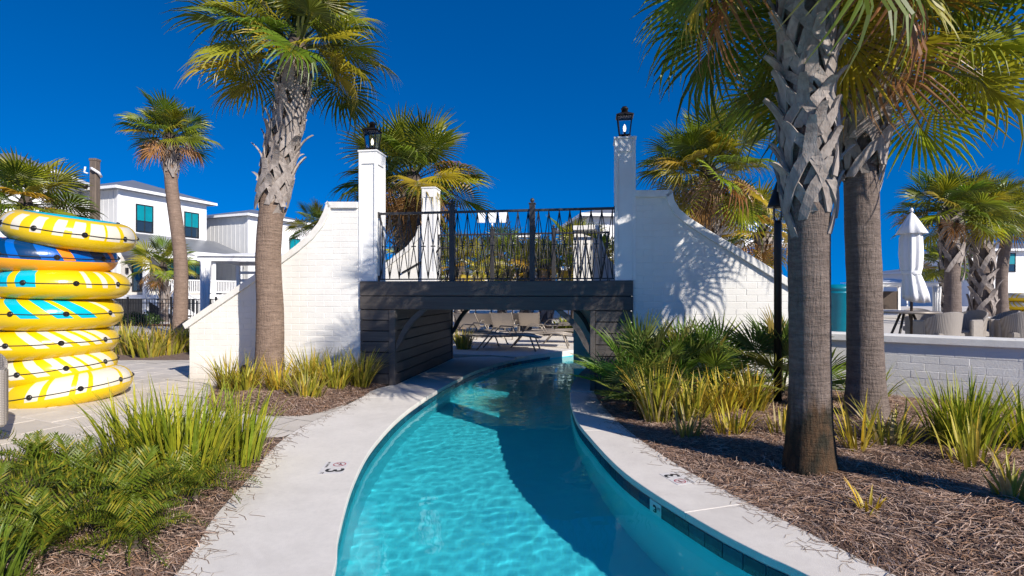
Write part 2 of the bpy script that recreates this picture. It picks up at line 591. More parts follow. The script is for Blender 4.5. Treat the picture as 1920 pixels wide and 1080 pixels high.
# ---- pool shell
def shell_mat(name, a, b):
    t = NT(name)
    co = t.pos()
    f = t.ramp(t.noise(co, 1.1, 5, .65), .35, .7)
    c = t.mix(f, a, b)
    sp = t.ramp(t.noise(co, 60, 3, .6), .62, .75)
    c = t.mix(t.math('MULTIPLY', sp, .15), c, (.30, .52, .52))
    t.base(c); t.set(Roughness=.6, Specular_IOR_Level=.3)
    return t.m
M['plaster'] = shell_mat('pool_plaster', (.125, .61, .69), (.10, .54, .63))
def water_mat():
    t = NT('pool_water')
    g = t.node('ShaderNodeBsdfGlass')
    g.inputs['Color'].default_value = (.62, .95, .975, 1)
    g.inputs['Roughness'].default_value = 0.0
    g.inputs['IOR'].default_value = 1.33
    t.L(g.outputs[0], t.out.inputs[0])
    return t.m
M['water'] = water_mat()

def strip(name, line, z0, z1, m, parent=None):
    b = MB()
    vs = [(p[0], p[1], z0) for p in line] + [(p[0], p[1], z1) for p in line]
    n = len(line)
    b.add(vs, [(i, i+1, n+i+1, n+i) for i in range(n-1)])
    return b.obj(name, m, parent, smooth=True, fix=False)

basin = filled('pool_basin', POOL, M['plaster'], lambda x, y: FLOOR_Z, step=.5)
tag(basin, kind='structure')
loop = POOL + [POOL[0]]
wallp = strip('pool_wall', loop, FLOOR_Z, -.10, M['plaster'], basin)
bandp = strip('pool_band', loop, -.10, -.005, M['coping_pool'], basin)
for o in (basin, wallp, bandp):
    o.cycles.is_caustics_receiver = True

# ---- waterline tiles, each a piece of its own
def tile_mat(name, a, b):
    t = NT(name)
    r = t.node('ShaderNodeObjectInfo').outputs['Random']
    f = t.ramp(t.noise(t.pos(), 22, 3), .35, .65)
    c = t.mix(f, a, b)
    k = t.math('MULTIPLY_ADD', r, .7, .6)
    cc = t.node('ShaderNodeCombineColor')
    for i in range(3): t.L(k, cc.inputs[i])
    t.base(t.mix(1.0, c, cc.outputs[0], 'MULTIPLY'))
    t.set(Roughness=.22, Specular_IOR_Level=.5)
    return t.m
M['tile'] = tile_mat('navy_pool_tile', (.006, .045, .085), (.004, .028, .06))
M['tile_white'] = mat('pale_depth_tile', (.66, .66, .66), (.60, .60, .60), .3)
tile_me = MB().cbox(-.073, .073, -.004, .004, -.073, .073, .002).mesh('pool_tile', M['tile'])
def walk(line, step):
    out = []; acc = 0.0
    for a, b in zip(line[:-1], line[1:]):
        a = Vector(a); b = Vector(b); L = (b-a).length; t = (b-a)/L
        while acc < L:
            p = a+t*acc
            out.append((p.x, p.y, math.atan2(t.y, t.x)))
            acc += step
        acc -= L
    return out
depth_spot = None
for line, side in ((RIGHT_EDGE, 1), (LEFT_EDGE, -1)):
    for x, y, a in walk(line, .15):
        if y < 2.0 or y > 12.5: continue
        off = .006*side
        px, py = x-math.sin(a)*off, y+math.cos(a)*off
        if side == 1 and abs(y-3.80) < .072:
            depth_spot = (px, py, a)
            o = link('depth_tile', MB().cbox(-.073, .073, -.004, .004, -.073, .073, .002).mesh('depth_tile', M['tile_white']), basin, (px, py, -.135), (0, 0, a))
        else:
            o = link('pool_tile', tile_me, basin, (px, py, -.135), (0, 0, a))
        o.cycles.is_caustics_receiver = True

# ---- water surface with real ripples
def wave(x, y):
    u, w = x*.83+y*.55, -x*.55+y*.83
    a = .0050*noise.noise((x*1.3+3, y*1.2, .3)) + .0016*noise.noise((u*3.4, w*4.8+9, 1.7)) + .0008*noise.noise((x*7.5+2, y*9.5, 4.1))
    b = .0006*noise.noise((w*13, u*15, 2.2)) + .00030*noise.noise((x*27, y*31, 6.6))
    return a + b
def water_surface():
    cell = .028
    x0, x1, y0, y1 = -1.6, 4.0, -.5, 15.0
    nx = int((x1-x0)/cell); ny = int((y1-y0)/cell)
    pl = POOL
    # row-wise interval of the pool
    verts = []; idx = {}
    faces = []
    def vid(i, j):
        k = (i, j)
        if k not in idx:
            x = x0+i*cell; y = y0+j*cell
            idx[k] = len(verts)
            verts.append((x, y, WATER_Z+wave(x, y)))
        return idx[k]
    for j in range(ny):
        y = y0+(j+.5)*cell
        xs = []
        n = len(pl)
        for i in range(n):
            a = pl[i]; b = pl[(i+1) % n]
            if (a[1] > y) != (b[1] > y):
                xs.append(a[0]+(y-a[1])/(b[1]-a[1])*(b[0]-a[0]))
        xs.sort()
        for k in range(0, len(xs)-1, 2):
            i0 = int((xs[k]-x0)/cell)-1; i1 = int((xs[k+1]-x0)/cell)+1
            for i in range(max(i0, 0), min(i1+1, nx)):
                faces.append((vid(i, j), vid(i+1, j), vid(i+1, j+1), vid(i, j+1)))
    m = MB(); m.v = verts; m.f = faces
    return m.obj('pool_water', M['water'], smooth=True, fix=False)
water = water_surface()
tag(water, kind='structure')
water.cycles.is_caustics_caster = True

# ================================================================== GROUND
HOLE = offset_line(LEFT_EDGE, .05) + offset_line(RIGHT_EDGE, -.05)[::-1]
ground = filled('ground', [(-900, -60), (900, -60), (900, 1500), (-900, 1500)], M['ground'], lambda x, y: -.05, hole=HOLE)
tag(ground, kind='structure')

# ---- concrete walk on the left with its own joints
def cut_strip(name, inner, outer, cuts, m, z0, z1, parent, gap=.004, over=.018):
    """split the strip between two lines at the given stations of the inner line"""
    inner = offset_line(inner, over)
    def arc(line):
        s = [0]
        for a, b in zip(line[:-1], line[1:]): s.append(s[-1]+math.dist(a, b))
        return s
    si = arc(inner)
    def cut_line(line, s, a, b):
        pts = []
        def pt(q):
            for i in range(len(line)-1):
                if s[i+1] >= q:
                    t = (q-s[i])/(s[i+1]-s[i]+1e-9)
                    return (line[i][0]+(line[i+1][0]-line[i][0])*t, line[i][1]+(line[i+1][1]-line[i][1])*t)
            return line[-1]
        pts.append(pt(a))
        pts += [line[i] for i in range(len(line)) if a+.01 < s[i] < b-.01]
        pts.append(pt(b))
        return pts
    so = arc(outer)
    def nearest(p):
        k = min(range(len(outer)), key=lambda i: math.dist(outer[i], p))
        best = (1e9, 0)
        for i in (k-1, k):
            if i < 0 or i+1 >= len(outer): continue
            a = Vector(outer[i]); b = Vector(outer[i+1]); d = b-a
            t = max(0, min(1, (Vector(p)-a).dot(d)/d.length_squared))
            q = a+d*t; dd = (q-Vector(p)).length
            if dd < best[0]: best = (dd, so[i]+t*d.length)
        return best[1]
    res = []
    for a, b in zip(cuts[:-1], cuts[1:]):
        li = cut_line(inner, si, a+gap, b-gap)
        oa, ob = nearest(li[0]), nearest(li[-1])
        lo = cut_line(outer, so, oa, ob)
        poly = li + lo[::-1]
        mb = MB().prism(poly, z0, z1)
        o = mb.obj(name, m, parent)
        bv = o.modifiers.new('bevel', 'BEVEL'); bv.width = .006; bv.segments = 3; bv.limit_method = 'ANGLE'; bv.angle_limit = R(50)
        res.append(o)
    return res
def station(line, y):
    s = 0
    for a, b in zip(line[:-1], line[1:]):
        if a[1] <= y <= b[1]:
            return s+math.dist(a, b)*(y-a[1])/(b[1]-a[1])
        s += math.dist(a, b)
    return s
walk_root = empty('pool_walk'); tag(walk_root, kind='structure')
yl = [-4, 1.2, 7.3]
cut_strip('walk_slab', LEFT_EDGE, LEFT_OUT, [station(LEFT_EDGE, y) for y in yl], M['concrete'], -.045, 0, walk_root, gap=.003, over=-.018)
# walk in front of and under the bridge, up to the pier
P0 = Vector((-1.83, 8.33)); BU = Vector((.988, -.156)).normalized(); BV = Vector((-BU.y, BU.x))
def B(u, v): 
    p = P0+BU*u+BV*v
    return (p.x, p.y)
BRZ = math.atan2(BU.y, BU.x)
li = [p for p in offset_line(LEFT_EDGE, -.018) if 7.32 < p[1] < 11.65]
lo = [p for p in LEFT_OUT if 7.32 < p[1] < 8.25]
poly = li + [(.12, 12.1), (-.9, 12.0), B(.0, 3.46), B(0, 0), B(-.05, -.02)] + lo[::-1]
o = MB().prism(poly, -.045, 0).obj('walk_slab', M['concrete'], walk_root)
# step of the walk beyond the bridge: the raised far deck
far_poly = [(.10, 11.72), (.45, 12.05), (1.9, 13.58), (3.9, 14.98), (6.5, 15.6), (6.5, 26), (-6, 26), (-6, 13.6), (-1.2, 12.2), (-.5, 12.1)]
fd = MB().prism(far_poly, -.045, .03).obj('far_deck', M['concrete'])
tag(fd, kind='structure')
# right coping
cop_root = empty('pool_coping'); tag(cop_root, kind='structure')
cut_strip('coping_slab', RIGHT_EDGE, RIGHT_OUT, [station(RIGHT_EDGE, y) for y in (-4, -.5, 1.4, 3.52, 5.6, 7.75)], M['coping_pool'], -.05, 0, cop_root, gap=.0012, over=.018)
ri = [p for p in offset_line(RIGHT_EDGE, .018) if 7.76 < p[1] < 12.2]
o = MB().prism(ri + [(2.9, 11.3), B(3.02, 3.46), B(3.02, 0), (1.2, 7.8)], -.05, 0).obj('coping_slab', M['coping_pool'], cop_root)

# ---- mulch beds
WALL_R = [(4.0, 7.42), (4.8, 6.9), (5.86, 6.1), (8.0, 4.5), (11.5, 1.9), (14, 0)]
BED_R = RIGHT_OUT[:] + [B(3.64, .05), B(6.0, .1)] + WALL_R[1:] + [(14, -6)]
def bed_h(x, y):
    d = dist_line((x, y), RIGHT_OUT)
    s = min(1, d/1.3); s = s*s*(3-2*s)
    return -.012 + .13*s + .03*noise.noise((x*1.7, y*1.7, 3))*min(1, d*3) + .012*noise.noise((x*7, y*7, 5))*min(1, d*4)
bed_r = filled('mulch_bed', BED_R, M['soil'], bed_h, step=.11, smooth=True)
tag(bed_r, kind='structure')
BED_L = [p for p in LEFT_OUT if p[1] < 5.35] + [(-2.3, 5.35), (-2.55, 5.32), (-3.0, 5.0), (-3.6, 4.72), (-4.4, 4.35), (-6, 3.7), (-9, 2.4), (-9, -6)]
def bed_h2(x, y):
    d = dist_line((x, y), LEFT_OUT)
    s = min(1, d/.9)
    return -.012 + .07*s*s*(3-2*s) + .02*noise.noise((x*2, y*2, 3))*min(1, d*3)
bed_l = filled('mulch_bed', BED_L, M['soil'], bed_h2, step=.15, smooth=True)
tag(bed_l, kind='structure')
BED_W = smooth_line([B(-3.0, .0), (-4.35, 7.75), (-4.10, 7.2), (-3.75, 6.68), (-3.2, 6.38), (-2.75, 6.27), (-2.42, 6.32), (-2.22, 6.75), (-2.10, 7.4), (-2.075, 7.9), (-1.98, 8.25)], 4) + [B(-.3, .03)]
def bed_h3(x, y):
    d = dist_line((x, y), BED_W)
    s = min(1, d/.7)
    return -.005 + .10*s*s*(3-2*s) + .015*noise.noise((x*3, y*3, 3))*min(1, d*3)
bed_w = filled('mulch_bed', BED_W, M['soil'], bed_h3, step=.12, smooth=True)
tag(bed_w, kind='structure')

# ---- pavers of the left court, laid one by one
PAVE = [(-14, 3.0), (-9, 2.4), (-6, 3.7), (-4.4, 4.35), (-3.6, 4.72), (-3.0, 5.0), (-2.55, 5.32), (-2.3, 5.35)] + \
       [p for p in LEFT_OUT if 5.36 < p[1] < 6.75] + BED_W[::-1][6:] + [B(-3.0, 0), B(-3.62, .02), B(-3.62, .4), (-6.2, 11.4), (-14, 11.4)]
court = empty('paved_court'); tag(court, kind='structure')
jm = filled('paver_bed', PAVE, mat('paver_joint', (.30, .26, .22), (.22, .19, .16), .95, 20), lambda x, y: -.018, parent=court)
def clip_poly(poly, a, b):
    """keep the part of a convex polygon left of a->b"""
    out = []
    def side(p): return (b[0]-a[0])*(p[1]-a[1])-(b[1]-a[1])*(p[0]-a[0])
    for i in range(len(poly)):
        p, q = poly[i], poly[(i+1) % len(poly)]
        sp, sq = side(p), side(q)
        if sp >= 0: out.append(p)
        if (sp >= 0) != (sq >= 0):
            t = sp/(sp-sq); out.append((p[0]+(q[0]-p[0])*t, p[1]+(q[1]-p[1])*t))
    return out
rng = random.Random(5)
pv_me = MB().cbox(-.297, .297, -.197, .197, -.04, 0, .006).mesh('paver', M['paver'])
ca, sa = math.cos(R(-24)), math.sin(R(-24))
for j in range(-12, 26):
    for i in range(-14, 18):
        lx = i*.604+(.302 if j % 2 else 0); ly = j*.404
        x = -6+lx*ca-ly*sa; y = 7+lx*sa+ly*ca
        if x < -10.5: continue
        cs = [(x+dx*ca-dy*sa, y+dx*sa+dy*ca) for dx, dy in ((-.297, -.197), (.297, -.197), (.297, .197), (-.297, .197))]
        ins = [inside(c, PAVE) for c in cs]
        if all(ins):
            link('paver', pv_me, court, (x, y, rng.uniform(-.0025, .0)), (rng.uniform(-.002, .002), rng.uniform(-.002, .002), R(-24)))
        elif any(ins):
            # cut paver: sample the polygon finely along its outline
            pts = [Vector(c) for c in cs]
            r2 = delaunay_2d_cdt(pts+[Vector(p) for p in PAVE], [(0,1),(1,2),(2,3),(3,0)]+[(4+k, 4+(k+1) % len(PAVE)) for k in range(len(PAVE))], [], 0, 1e-5)
            V = r2[0]; F = []
            for f in r2[2]:
                c = sum((V[k] for k in f), Vector((0, 0)))/len(f)
                if inside(c, PAVE) and inside(c, cs): F.append(f)
            if F:
                used = sorted({k for f in F for k in f}); mp = {k: n for n, k in enumerate(used)}
                m = MB().add([(V[k].x, V[k].y, -.001) for k in used], [[mp[k] for k in f] for f in F])
                o = m.obj('paver', M['paver'], court, fix=False)
                if o.data.polygons[0].normal.z < 0: o.data.flip_normals()
# ---- raised patio on the right
PATIO = [B(5.9, .25), (4.9, 7.0), (5.95, 6.22), (8.1, 4.65), (11.6, 2.05), (40, 2.05), (40, 40), (7.5, 40), (7.5, 12.5), (5.0, 11.0)]
pt = MB().prism(PATIO, -.04, .40).obj('patio', M['patio']); tag(pt, kind='structure')
# ================================================================== BRIDGE
def face(px, py, v=0.0):
    """(u, z) on the bridge's face plane (moved v deep) seen at a pixel"""
    k = (px-960.0)/1000.0
    o = P0+BV*v
    t = (k*o.y-o.x)/(BU.x-k*BU.y)
    Y = o.y+BU.y*t
    return t, EYE+(548.0-py)/1000.0*Y
U0, U1, U2, U3 = -.577, 0.0, 3.02, 3.636
DECK, BEAM0, BEAM1 = 1.62, 1.18, 1.392
DEPTH = 3.42
bridge = empty('footbridge', (P0.x, P0.y, 0), BRZ)
tag(bridge, 'charcoal timber footbridge with boarded piers spanning the winding pool', 'bridge')
brng = random.Random(3)
def boards_front(par, u0, u1, z0, z1, n, y, d=.022):
    h = (z1-z0)/n
    for i in range(n):
        j = brng.uniform(-.002, .002)
        MB().cbox(u0, u1, y-d+j, y+.01, z0+i*h+.006, z0+(i+1)*h-.006, .004).obj('board', M['board'], par)
def boards_side(par, x, sgn, v0, v1, z0, z1, n, d=.022):
    h = (z1-z0)/n
    for i in range(n):
        j = brng.uniform(-.002, .002)
        a, b = (x-.01, x+d+j) if sgn > 0 else (x-d-j, x+.01)
        MB().cbox(a, b, v0, v1, z0+i*h+.006, z0+(i+1)*h-.006, .004).obj('board', M['board'], par)
for (a, b, inner) in ((U0, U1, 1), (U2, U3, -1)):
    pier = MB().box(a+.03, b-.03, .03, DEPTH-.03, -.04, BEAM0).obj('pier', M['dark_core'], bridge)
    if inner > 0:
        boards_front(pier, a, b-.10, 0.0, BEAM0, 7, .03)
        boards_side(pier, b-.03, 1, .10, DEPTH-.1, 0.0, BEAM0, 7)
        MB().cbox(b-.098, b+.004, -.008, .097, -.02, BEAM0-.003, .006).obj('corner_post', M['board'], pier)
        MB().cbox(b-.098, b+.004, DEPTH-.097, DEPTH+.008, -.02, BEAM0-.003, .006).obj('corner_post', M['board'], pier)
    else:
        boards_front(pier, a+.075, b, 0.0, BEAM0, 7, .03)
        boards_side(pier, a+.03, -1, .10, DEPTH-.1, 0.0, BEAM0, 7)
        MB().cbox(a-.004, a+.072, -.008, .097, -.02, BEAM0-.003, .006).obj('corner_post', M['board'], pier)
        MB().cbox(a-.004, a+.072, DEPTH-.097, DEPTH+.008, -.02, BEAM0-.003, .006).obj('corner_post', M['board'], pier)
for v in (0, DEPTH-.14):
    beam = MB().box(U0+.02, U3-.02, v+.02, v+.12, BEAM0+.01, DECK-.01).obj('beam', M['dark_core'], bridge)
    for z0, z1 in ((BEAM0+.002, BEAM1-.005), (BEAM1+.005, DECK)):
        MB().cbox(U0, U3, v-.012, v+.152, z0, z1, .006).obj('board', M['board'], beam)
joist = MB().box(U0+.02, U3-.02, .16, DEPTH-.16, DECK-.10, DECK-.035).obj('underdeck', M['board'], bridge)
for k in range(7):
    v = .45+k*.42
    MB().cbox(U1, U2, v-.025, v+.025, BEAM0+.12, DECK-.10, .004).obj('joist', M['board'], bridge)
n_dk = 24
for k in range(n_dk):
    w = (DEPTH-.02)/n_dk
    MB().cbox(U0+.02, U3-.02, .01+k*w+.003, .01+(k+1)*w-.003, DECK-.034, DECK+.004, .004).obj('deck_plank', M['board'], bridge)
# curved knee braces
def brace(u, sgn, v):
    pts_o = []; pts_i = []
    for k in range(11):
        a = k/10*PI/2
        # shallow arc from the post (low) to the beam (high)
        t = k/10
        ax, az = .40*(1-math.cos(a)), .55*math.sin(a)
        x, z = .005+.58*(.40*t)+.42*ax, .58*(.55*t)+.42*az
        nx, nz = .80, -.60
        pts_o.append((u+sgn*x, BEAM0-.55+z))
        w = .085
        zz = min(BEAM0-.55+z+nz*w*t*1.0-(1-t)*.03, BEAM0)
        pts_i.append((u+sgn*(x+nx*w), zz if k < 10 else BEAM0))
    pts_i[-1] = (pts_o[-1][0]+sgn*.10, BEAM0)
    pts_i[0] = (pts_o[0][0], BEAM0-.55-.10)
    m = MB()
    for k in range(10):
        q = [pts_o[k], pts_i[k], pts_i[k+1], pts_o[k+1]]
        n = len(m.v)
        m.add([(p[0], v, p[1]) for p in q]+[(p[0], v+.075, p[1]) for p in q],
              [(0,1,2,3),(7,6,5,4),(1,5,6,2),(0,3,7,4)] + ([(0,4,5,1)] if k == 0 else []) + ([(3,2,6,7)] if k == 9 else []))
    return m.obj('brace', M['board'], bridge)
for v in (.01, DEPTH-.085):
    brace(U1+.004, 1, v); brace(U2-.004, -1, v)

# ------------------------------------------------------------------ pillars
PW, PD, PH = .30, .37, 3.70
def pillar(u, v, label, ph=PH):
    p = B(u, v)
    root = empty('gate_pillar', (p[0], p[1], 0), BRZ)
    tag(root, label, 'pillar', 'pillars at the bridge corners')
    h = PW/2; z0 = DECK+.004
    t = .018
    MB().cbox(-h+t, h-t, t, PD-t, z0, ph-.03, .003).obj('shaft', M['paint'], root)
    # framed panel on every side: stiles and rails stand proud of the shaft
    st = .045
    def panel(fn):
        for nm, a, b, c, d in (('stile', -1, -1+st, 0, 1), ('stile', 1-st, 1, 0, 1)):
            pass
    pz0, pz1 = z0+.27, ph-.22
    for (ax, ay, wx) in (('x', 0.0, PW), ('x', PD-t, PW)):
        for a, b in ((-h, -h+st), (h-st, h)):
            MB().cbox(a, b, ay, ay+t, z0, ph-.03, .003).obj('stile', M['paint'], root)
        for a, b in ((z0, pz0), (pz1, ph-.03)):
            MB().cbox(-h+st+.001, h-st-.001, ay+.0015, ay+t, a, b, .003).obj('panel_rail', M['paint'], root)
    for ax in (-h, h-t):
        for a, b in ((t+.001, t+st), (PD-t-st, PD-t-.001)):
            MB().cbox(ax, ax+t, a, b, z0, ph-.031, .003).obj('stile', M['paint'], root)
        for a, b in ((z0, pz0), (pz1, ph-.031)):
            MB().cbox(ax+.0015, ax+t-.0015, t+st+.001, PD-t-st-.001, a, b, .003).obj('panel_rail', M['paint'], root)
    c = .012
    MB().cbox(-h-c, h+c, -c, PD+c, ph-.03, ph, .004).obj('cap', M['paint'], root)
    return p
pil_u = (face(688, 400)[0], face(1172.5, 400)[0])
pil_l = pillar(pil_u[0], .02, 'white panelled pillar with lantern at the left front corner of the bridge')
pil_r = pillar(pil_u[1], .02, 'white panelled pillar with lantern beside the palm-shaded wall', 3.73)
pillar(pil_u[0]+.03, DEPTH-.40, 'white panelled pillar standing behind the left half of the railing')
pillar(pil_u[1]+.12, DEPTH-.40, 'white panelled pillar hidden behind the right front pillar', 3.73)

# ------------------------------------------------------------------ lanterns on the front pillars
def lantern(p, z, label):
    c = Vector((p[0], p[1]))+BV*(PD/2)
    root = empty('lantern', (c.x, c.y, z), BRZ)
    tag(root, label, 'lantern', 'lanterns on the bridge pillars')
    MB().lathe([(.075, 0), (.07, .015), (.05, .03), (.045, .05)], 20).obj('base', M['bronze'], root, True)
    MB().cbox(-.085, .085, -.085, .085, .05, .066, .004).obj('floor_plate', M['bronze'], root)
    w0, w1, z0, z1 = .075, .105, .066, .335
    cs = [(-1, -1), (1, -1), (1, 1), (-1, 1)]
    for sx, sy in cs:
        MB().bar((sx*w0, sy*w0, z0), (sx*w1, sy*w1, z1), .014, .014).obj('corner_bar', M['bronze'], root)
    for k in range(4):
        a = cs[k]; b = cs[(k+1) % 4]
        e = .985
        m = MB().add([(a[0]*w0*e, a[1]*w0*e, z0), (b[0]*w0*e, b[1]*w0*e, z0), (b[0]*w1*e, b[1]*w1*e, z1), (a[0]*w1*e, a[1]*w1*e, z1)], [(0,1,2,3)])
        m.obj('pane', M['lantern_glass'], root, fix=False)
        MB().bar((a[0]*w1, a[1]*w1, z1), (b[0]*w1, b[1]*w1, z1), .016, .016).obj('top_bar', M['bronze'], root)
    # roof: truncated pyramid
    m = MB(); r0, r1 = .128, .05
    m.add([(sx*r0, sy*r0, .343) for sx, sy in cs]+[(sx*r0, sy*r0, .355) for sx, sy in cs]+[(sx*r1, sy*r1, .405) for sx, sy in cs],
          [(3,2,1,0)]+[(k, (k+1) % 4, 4+(k+1) % 4, 4+k) for k in range(4)]+[(4+k, 4+(k+1) % 4, 8+(k+1) % 4, 8+k) for k in range(4)]+[(8,9,10,11)])
    m.obj('roof', M['bronze'], root)
    MB().lathe([(.048, .405), (.048, .455), (.056, .458), (.056, .47), (.04, .475), (.036, .495), (.02, .50)], 20).obj('chimney', M['bronze'], root, True)
    MB().lathe([(.016, .066), (.016, .12)], 12).obj('socket', M['bronze'], root, True)
    MB().lathe([(.010, .12), (.018, .14), (.023, .17), (.020, .195), (.010, .22), (.003, .235)], 14).obj('bulb', M['bulb'], root, True)
lantern(pil_l, PH, 'black glazed lantern on the left front bridge pillar')
lantern(pil_r, 3.73, 'black glazed lantern on the tall right bridge pillar')

# ------------------------------------------------------------------ railings
def railing(v, label, posts, u0, u1, dz=0.0):
    p = B(0, v)
    root = empty('railing', (p[0], p[1], DECK), BRZ)
    tag(root, label, 'railing', 'iron railings of the bridge')
    zt, zb = 1.075+dz, .035
    MB().cbox(u0-.03, u1+.03, -.022, .022, zt-.018, zt+.018, .004).obj('top_rail', M['iron'], root)
    MB().cbox(u0-.02, u1+.02, -.013, .013, zb-.010, zb+.010, .002).obj('bottom_rail', M['iron'], root)
    n = 23; s = (u1-u0)/n
    hgt = zt-.018-zb-.01
    vr = MB().tube([(0, 0, 0), (0, 0, hgt)], .0075, 6).mesh('upright', M['iron'], True)
    dr = MB().tube([(0, 0, 0), (s, 0, hgt)], .0075, 6).mesh('slanted_rod', M['iron'], True)
    dl = MB().tube([(s, 0, 0), (0, 0, hgt)], .0075, 6).mesh('slanted_rod', M['iron'], True)
    tie = MB().cbox(-.036, .036, -.014, .014, -.008, .008, .003).mesh('tie', M['iron'])
    for k in range(n+1):
        u = u0+k*s
        link('upright', vr, root, (u, 0, zb+.01))
        if k < n:
            link('slanted_rod', dr, root, (u, .0, zb+.01)); link('slanted_rod', dl, root, (u, .0, zb+.01))
            link('tie', tie, root, (u+s/2, 0, zb+.01+hgt/2))
    for u in posts:
        po = MB().cbox(u-.042, u+.042, -.042, .042, 0.002, 1.165, .005).obj('post', M['iron'], root)
        MB().cbox(u-.052, u+.052, -.052, .052, 1.165, 1.185, .004).obj('post_cap', M['iron'], po)
        MB().lathe([(.012, 1.185), (.016, 1.195), (.03, 1.21), (.034, 1.226), (.028, 1.245), (.008, 1.262)], 14, (u, 0, 0)).obj('finial', M['iron'], po, True)
    for u in (u0-.03, u1+.03):
        MB().cbox(u-.012, u+.012, -.035, .035, zt-.06, zt+.03, .004).obj('bracket', M['iron'], root)
        MB().cbox(u-.012, u+.012, -.03, .03, zb-.03, zb+.06, .004).obj('bracket', M['iron'], root)
    sg = MB().tube([(u0-.02, 0, zt-.05), (u0+.03, 0, zt-.14), (u0+.035, 0, zt-.30), (u0+.03, 0, zb)], .008, 6)
    sg.obj('scroll', M['iron'], root, True)
ru0, ru1 = pil_u[0]+PW/2+.03, pil_u[1]-PW/2-.03
railing(.10, 'front iron railing of crossed rods between the two lantern pillars', [face(848, 500, .1)[0], face(998, 500, .1)[0]], ru0, ru1)
railing(DEPTH-.12, 'rear iron railing of crossed rods seen lower through the front one', [face(923, 500, DEPTH-.12)[0], face(1038, 500, DEPTH-.12)[0]], ru0, ru1)

# ------------------------------------------------------------------ wing walls of painted brick
WT = .24
def topz(prof, u):
    for a, b in zip(prof[:-1], prof[1:]):
        if a[0] <= u <= b[0]:
            return a[1]+(b[1]-a[1])*(u-a[0])/(b[0]-a[0]+1e-9)
    return prof[0][1] if u < prof[0][0] else prof[-1][1]
BL, BH = .285, .094
def brick_face(root, prof, u0, u1, z0, y, proud=.0036, seed=1):
    r = random.Random(seed)
    full = MB().cbox(-BL/2+.003, BL/2-.003, -proud, .004, 0, BH-.006, .0035).mesh('brick', M['brick'])
    j = 0
    while z0+j*BH < max(p[1] for p in prof):
        z = z0+j*BH
        u = u0-(BL/2 if j % 2 else 0)
        while u < u1:
            a, b = max(u, u0), min(u+BL, u1)
            u += BL
            if b-a < .04: continue
            n = 5
            us = [a+.003+(b-a-.006)*k/n for k in range(n+1)]
            tops = [min(z+BH-.006, topz(prof, q)-.004) for q in us]
            if max(tops)-z < .012: continue
            jit = r.uniform(-.0015, .0015)
            if min(tops) >= z+BH-.0065 and b-a > BL-.001:
                link('brick', full, root, ((a+b)/2, y+jit, z))
            else:
                pts = [(us[0], z)]+[(us[-1], z)]+[(q, max(t, z+.001)) for q, t in zip(us[::-1], tops[::-1])]
                MB().slab(pts, y-proud+jit, y+.004).obj('brick', M['brick'], root)
        j += 1
def coping_sweep(root, line, th, y0, y1, name='coping'):
    """band of thickness th below a (u,z) line; the line is the top surface"""
    low = []
    for i, p in enumerate(line):
        a = Vector(line[max(i-1, 0)]); b = Vector(line[min(i+1, len(line)-1)])
        t = (b-a).normalized(); nrm = Vector((t.y, -t.x))
        if nrm.y > 0: nrm = -nrm
        low.append((p[0]+nrm.x*th, p[1]+nrm.y*th))
    m = MB()
    n = len(line)
    vs = [(p[0], y0, p[1]) for p in line]+[(p[0], y1, p[1]) for p in line]+[(p[0], y0, p[1]) for p in low]+[(p[0], y1, p[1]) for p in low]
    fs = []
    for i in range(n-1):
        fs += [(i, i+1, n+i+1, n+i), (2*n+i, 3*n+i, 3*n+i+1, 2*n+i+1), (i, 2*n+i, 2*n+i+1, i+1), (n+i, n+i+1, 3*n+i+1, 3*n+i)]
    fs += [(0, n, 3*n, 2*n), (n-1, 3*n-1, 4*n-1, 2*n-1)]
    o = m.add(vs, fs).obj(name, M['coping'], root)
    bv = o.modifiers.new('bevel', 'BEVEL'); bv.width = .008; bv.segments = 2; bv.limit_method = 'ANGLE'; bv.angle_limit = R(40)
    return low
WV = .03
def wall_line(pts):
    return [face(x, y, WV) for x, y in pts]
def wing(label, line, u0, u1, v, seed, bricks=True):
    """line: top of the coping from left to right in (u,z)"""
    p = B(0, v)
    root = empty('garden_wall', (p[0], p[1], 0), BRZ)
    tag(root, label, 'wall', 'white walls of the bridge')
    low = coping_sweep(root, line, .10, -.045, WT+.045)
    prof = sorted([q for q in low])
    # keep the profile a function of u
    pr = [prof[0]]
    for q in prof[1:]:
        if q[0] > pr[-1][0]+.004: pr.append(q)
    core = [(u0, -.05), (u1, -.05), (u1, topz(pr, u1))]+[q for q in pr[::-1] if u0+.01 < q[0] < u1-.01]+[(u0, topz(pr, u0))]
    MB().slab(core, .004, WT).obj('core', M['brick'], root)
    if bricks:
        brick_face(root, pr, u0, u1, 0.0, .004, seed=seed)
    return root
lw = wall_line([(345, 607), (400, 569), (470, 521), (530, 480), (556, 461), (580, 440), (598, 418), (608, 398), (613, 382), (616, 379), (640, 379), (672, 379)])
wing('white brick wing wall sweeping down to the left behind the slender palm', lw, face(355, 700, WV)[0], U0-.002, WV, 2)
rw = wall_line([(1191, 357), (1225, 357), (1256, 357), (1260, 360), (1264, 376), (1273, 392), (1292, 408), (1325, 430), (1400, 475), (1480, 524), (1510, 542)])
wing('white brick wing wall dappled with palm shade right of the bridge', rw, U3+.002, B and rw[-1][0]-.02, WV, 3)
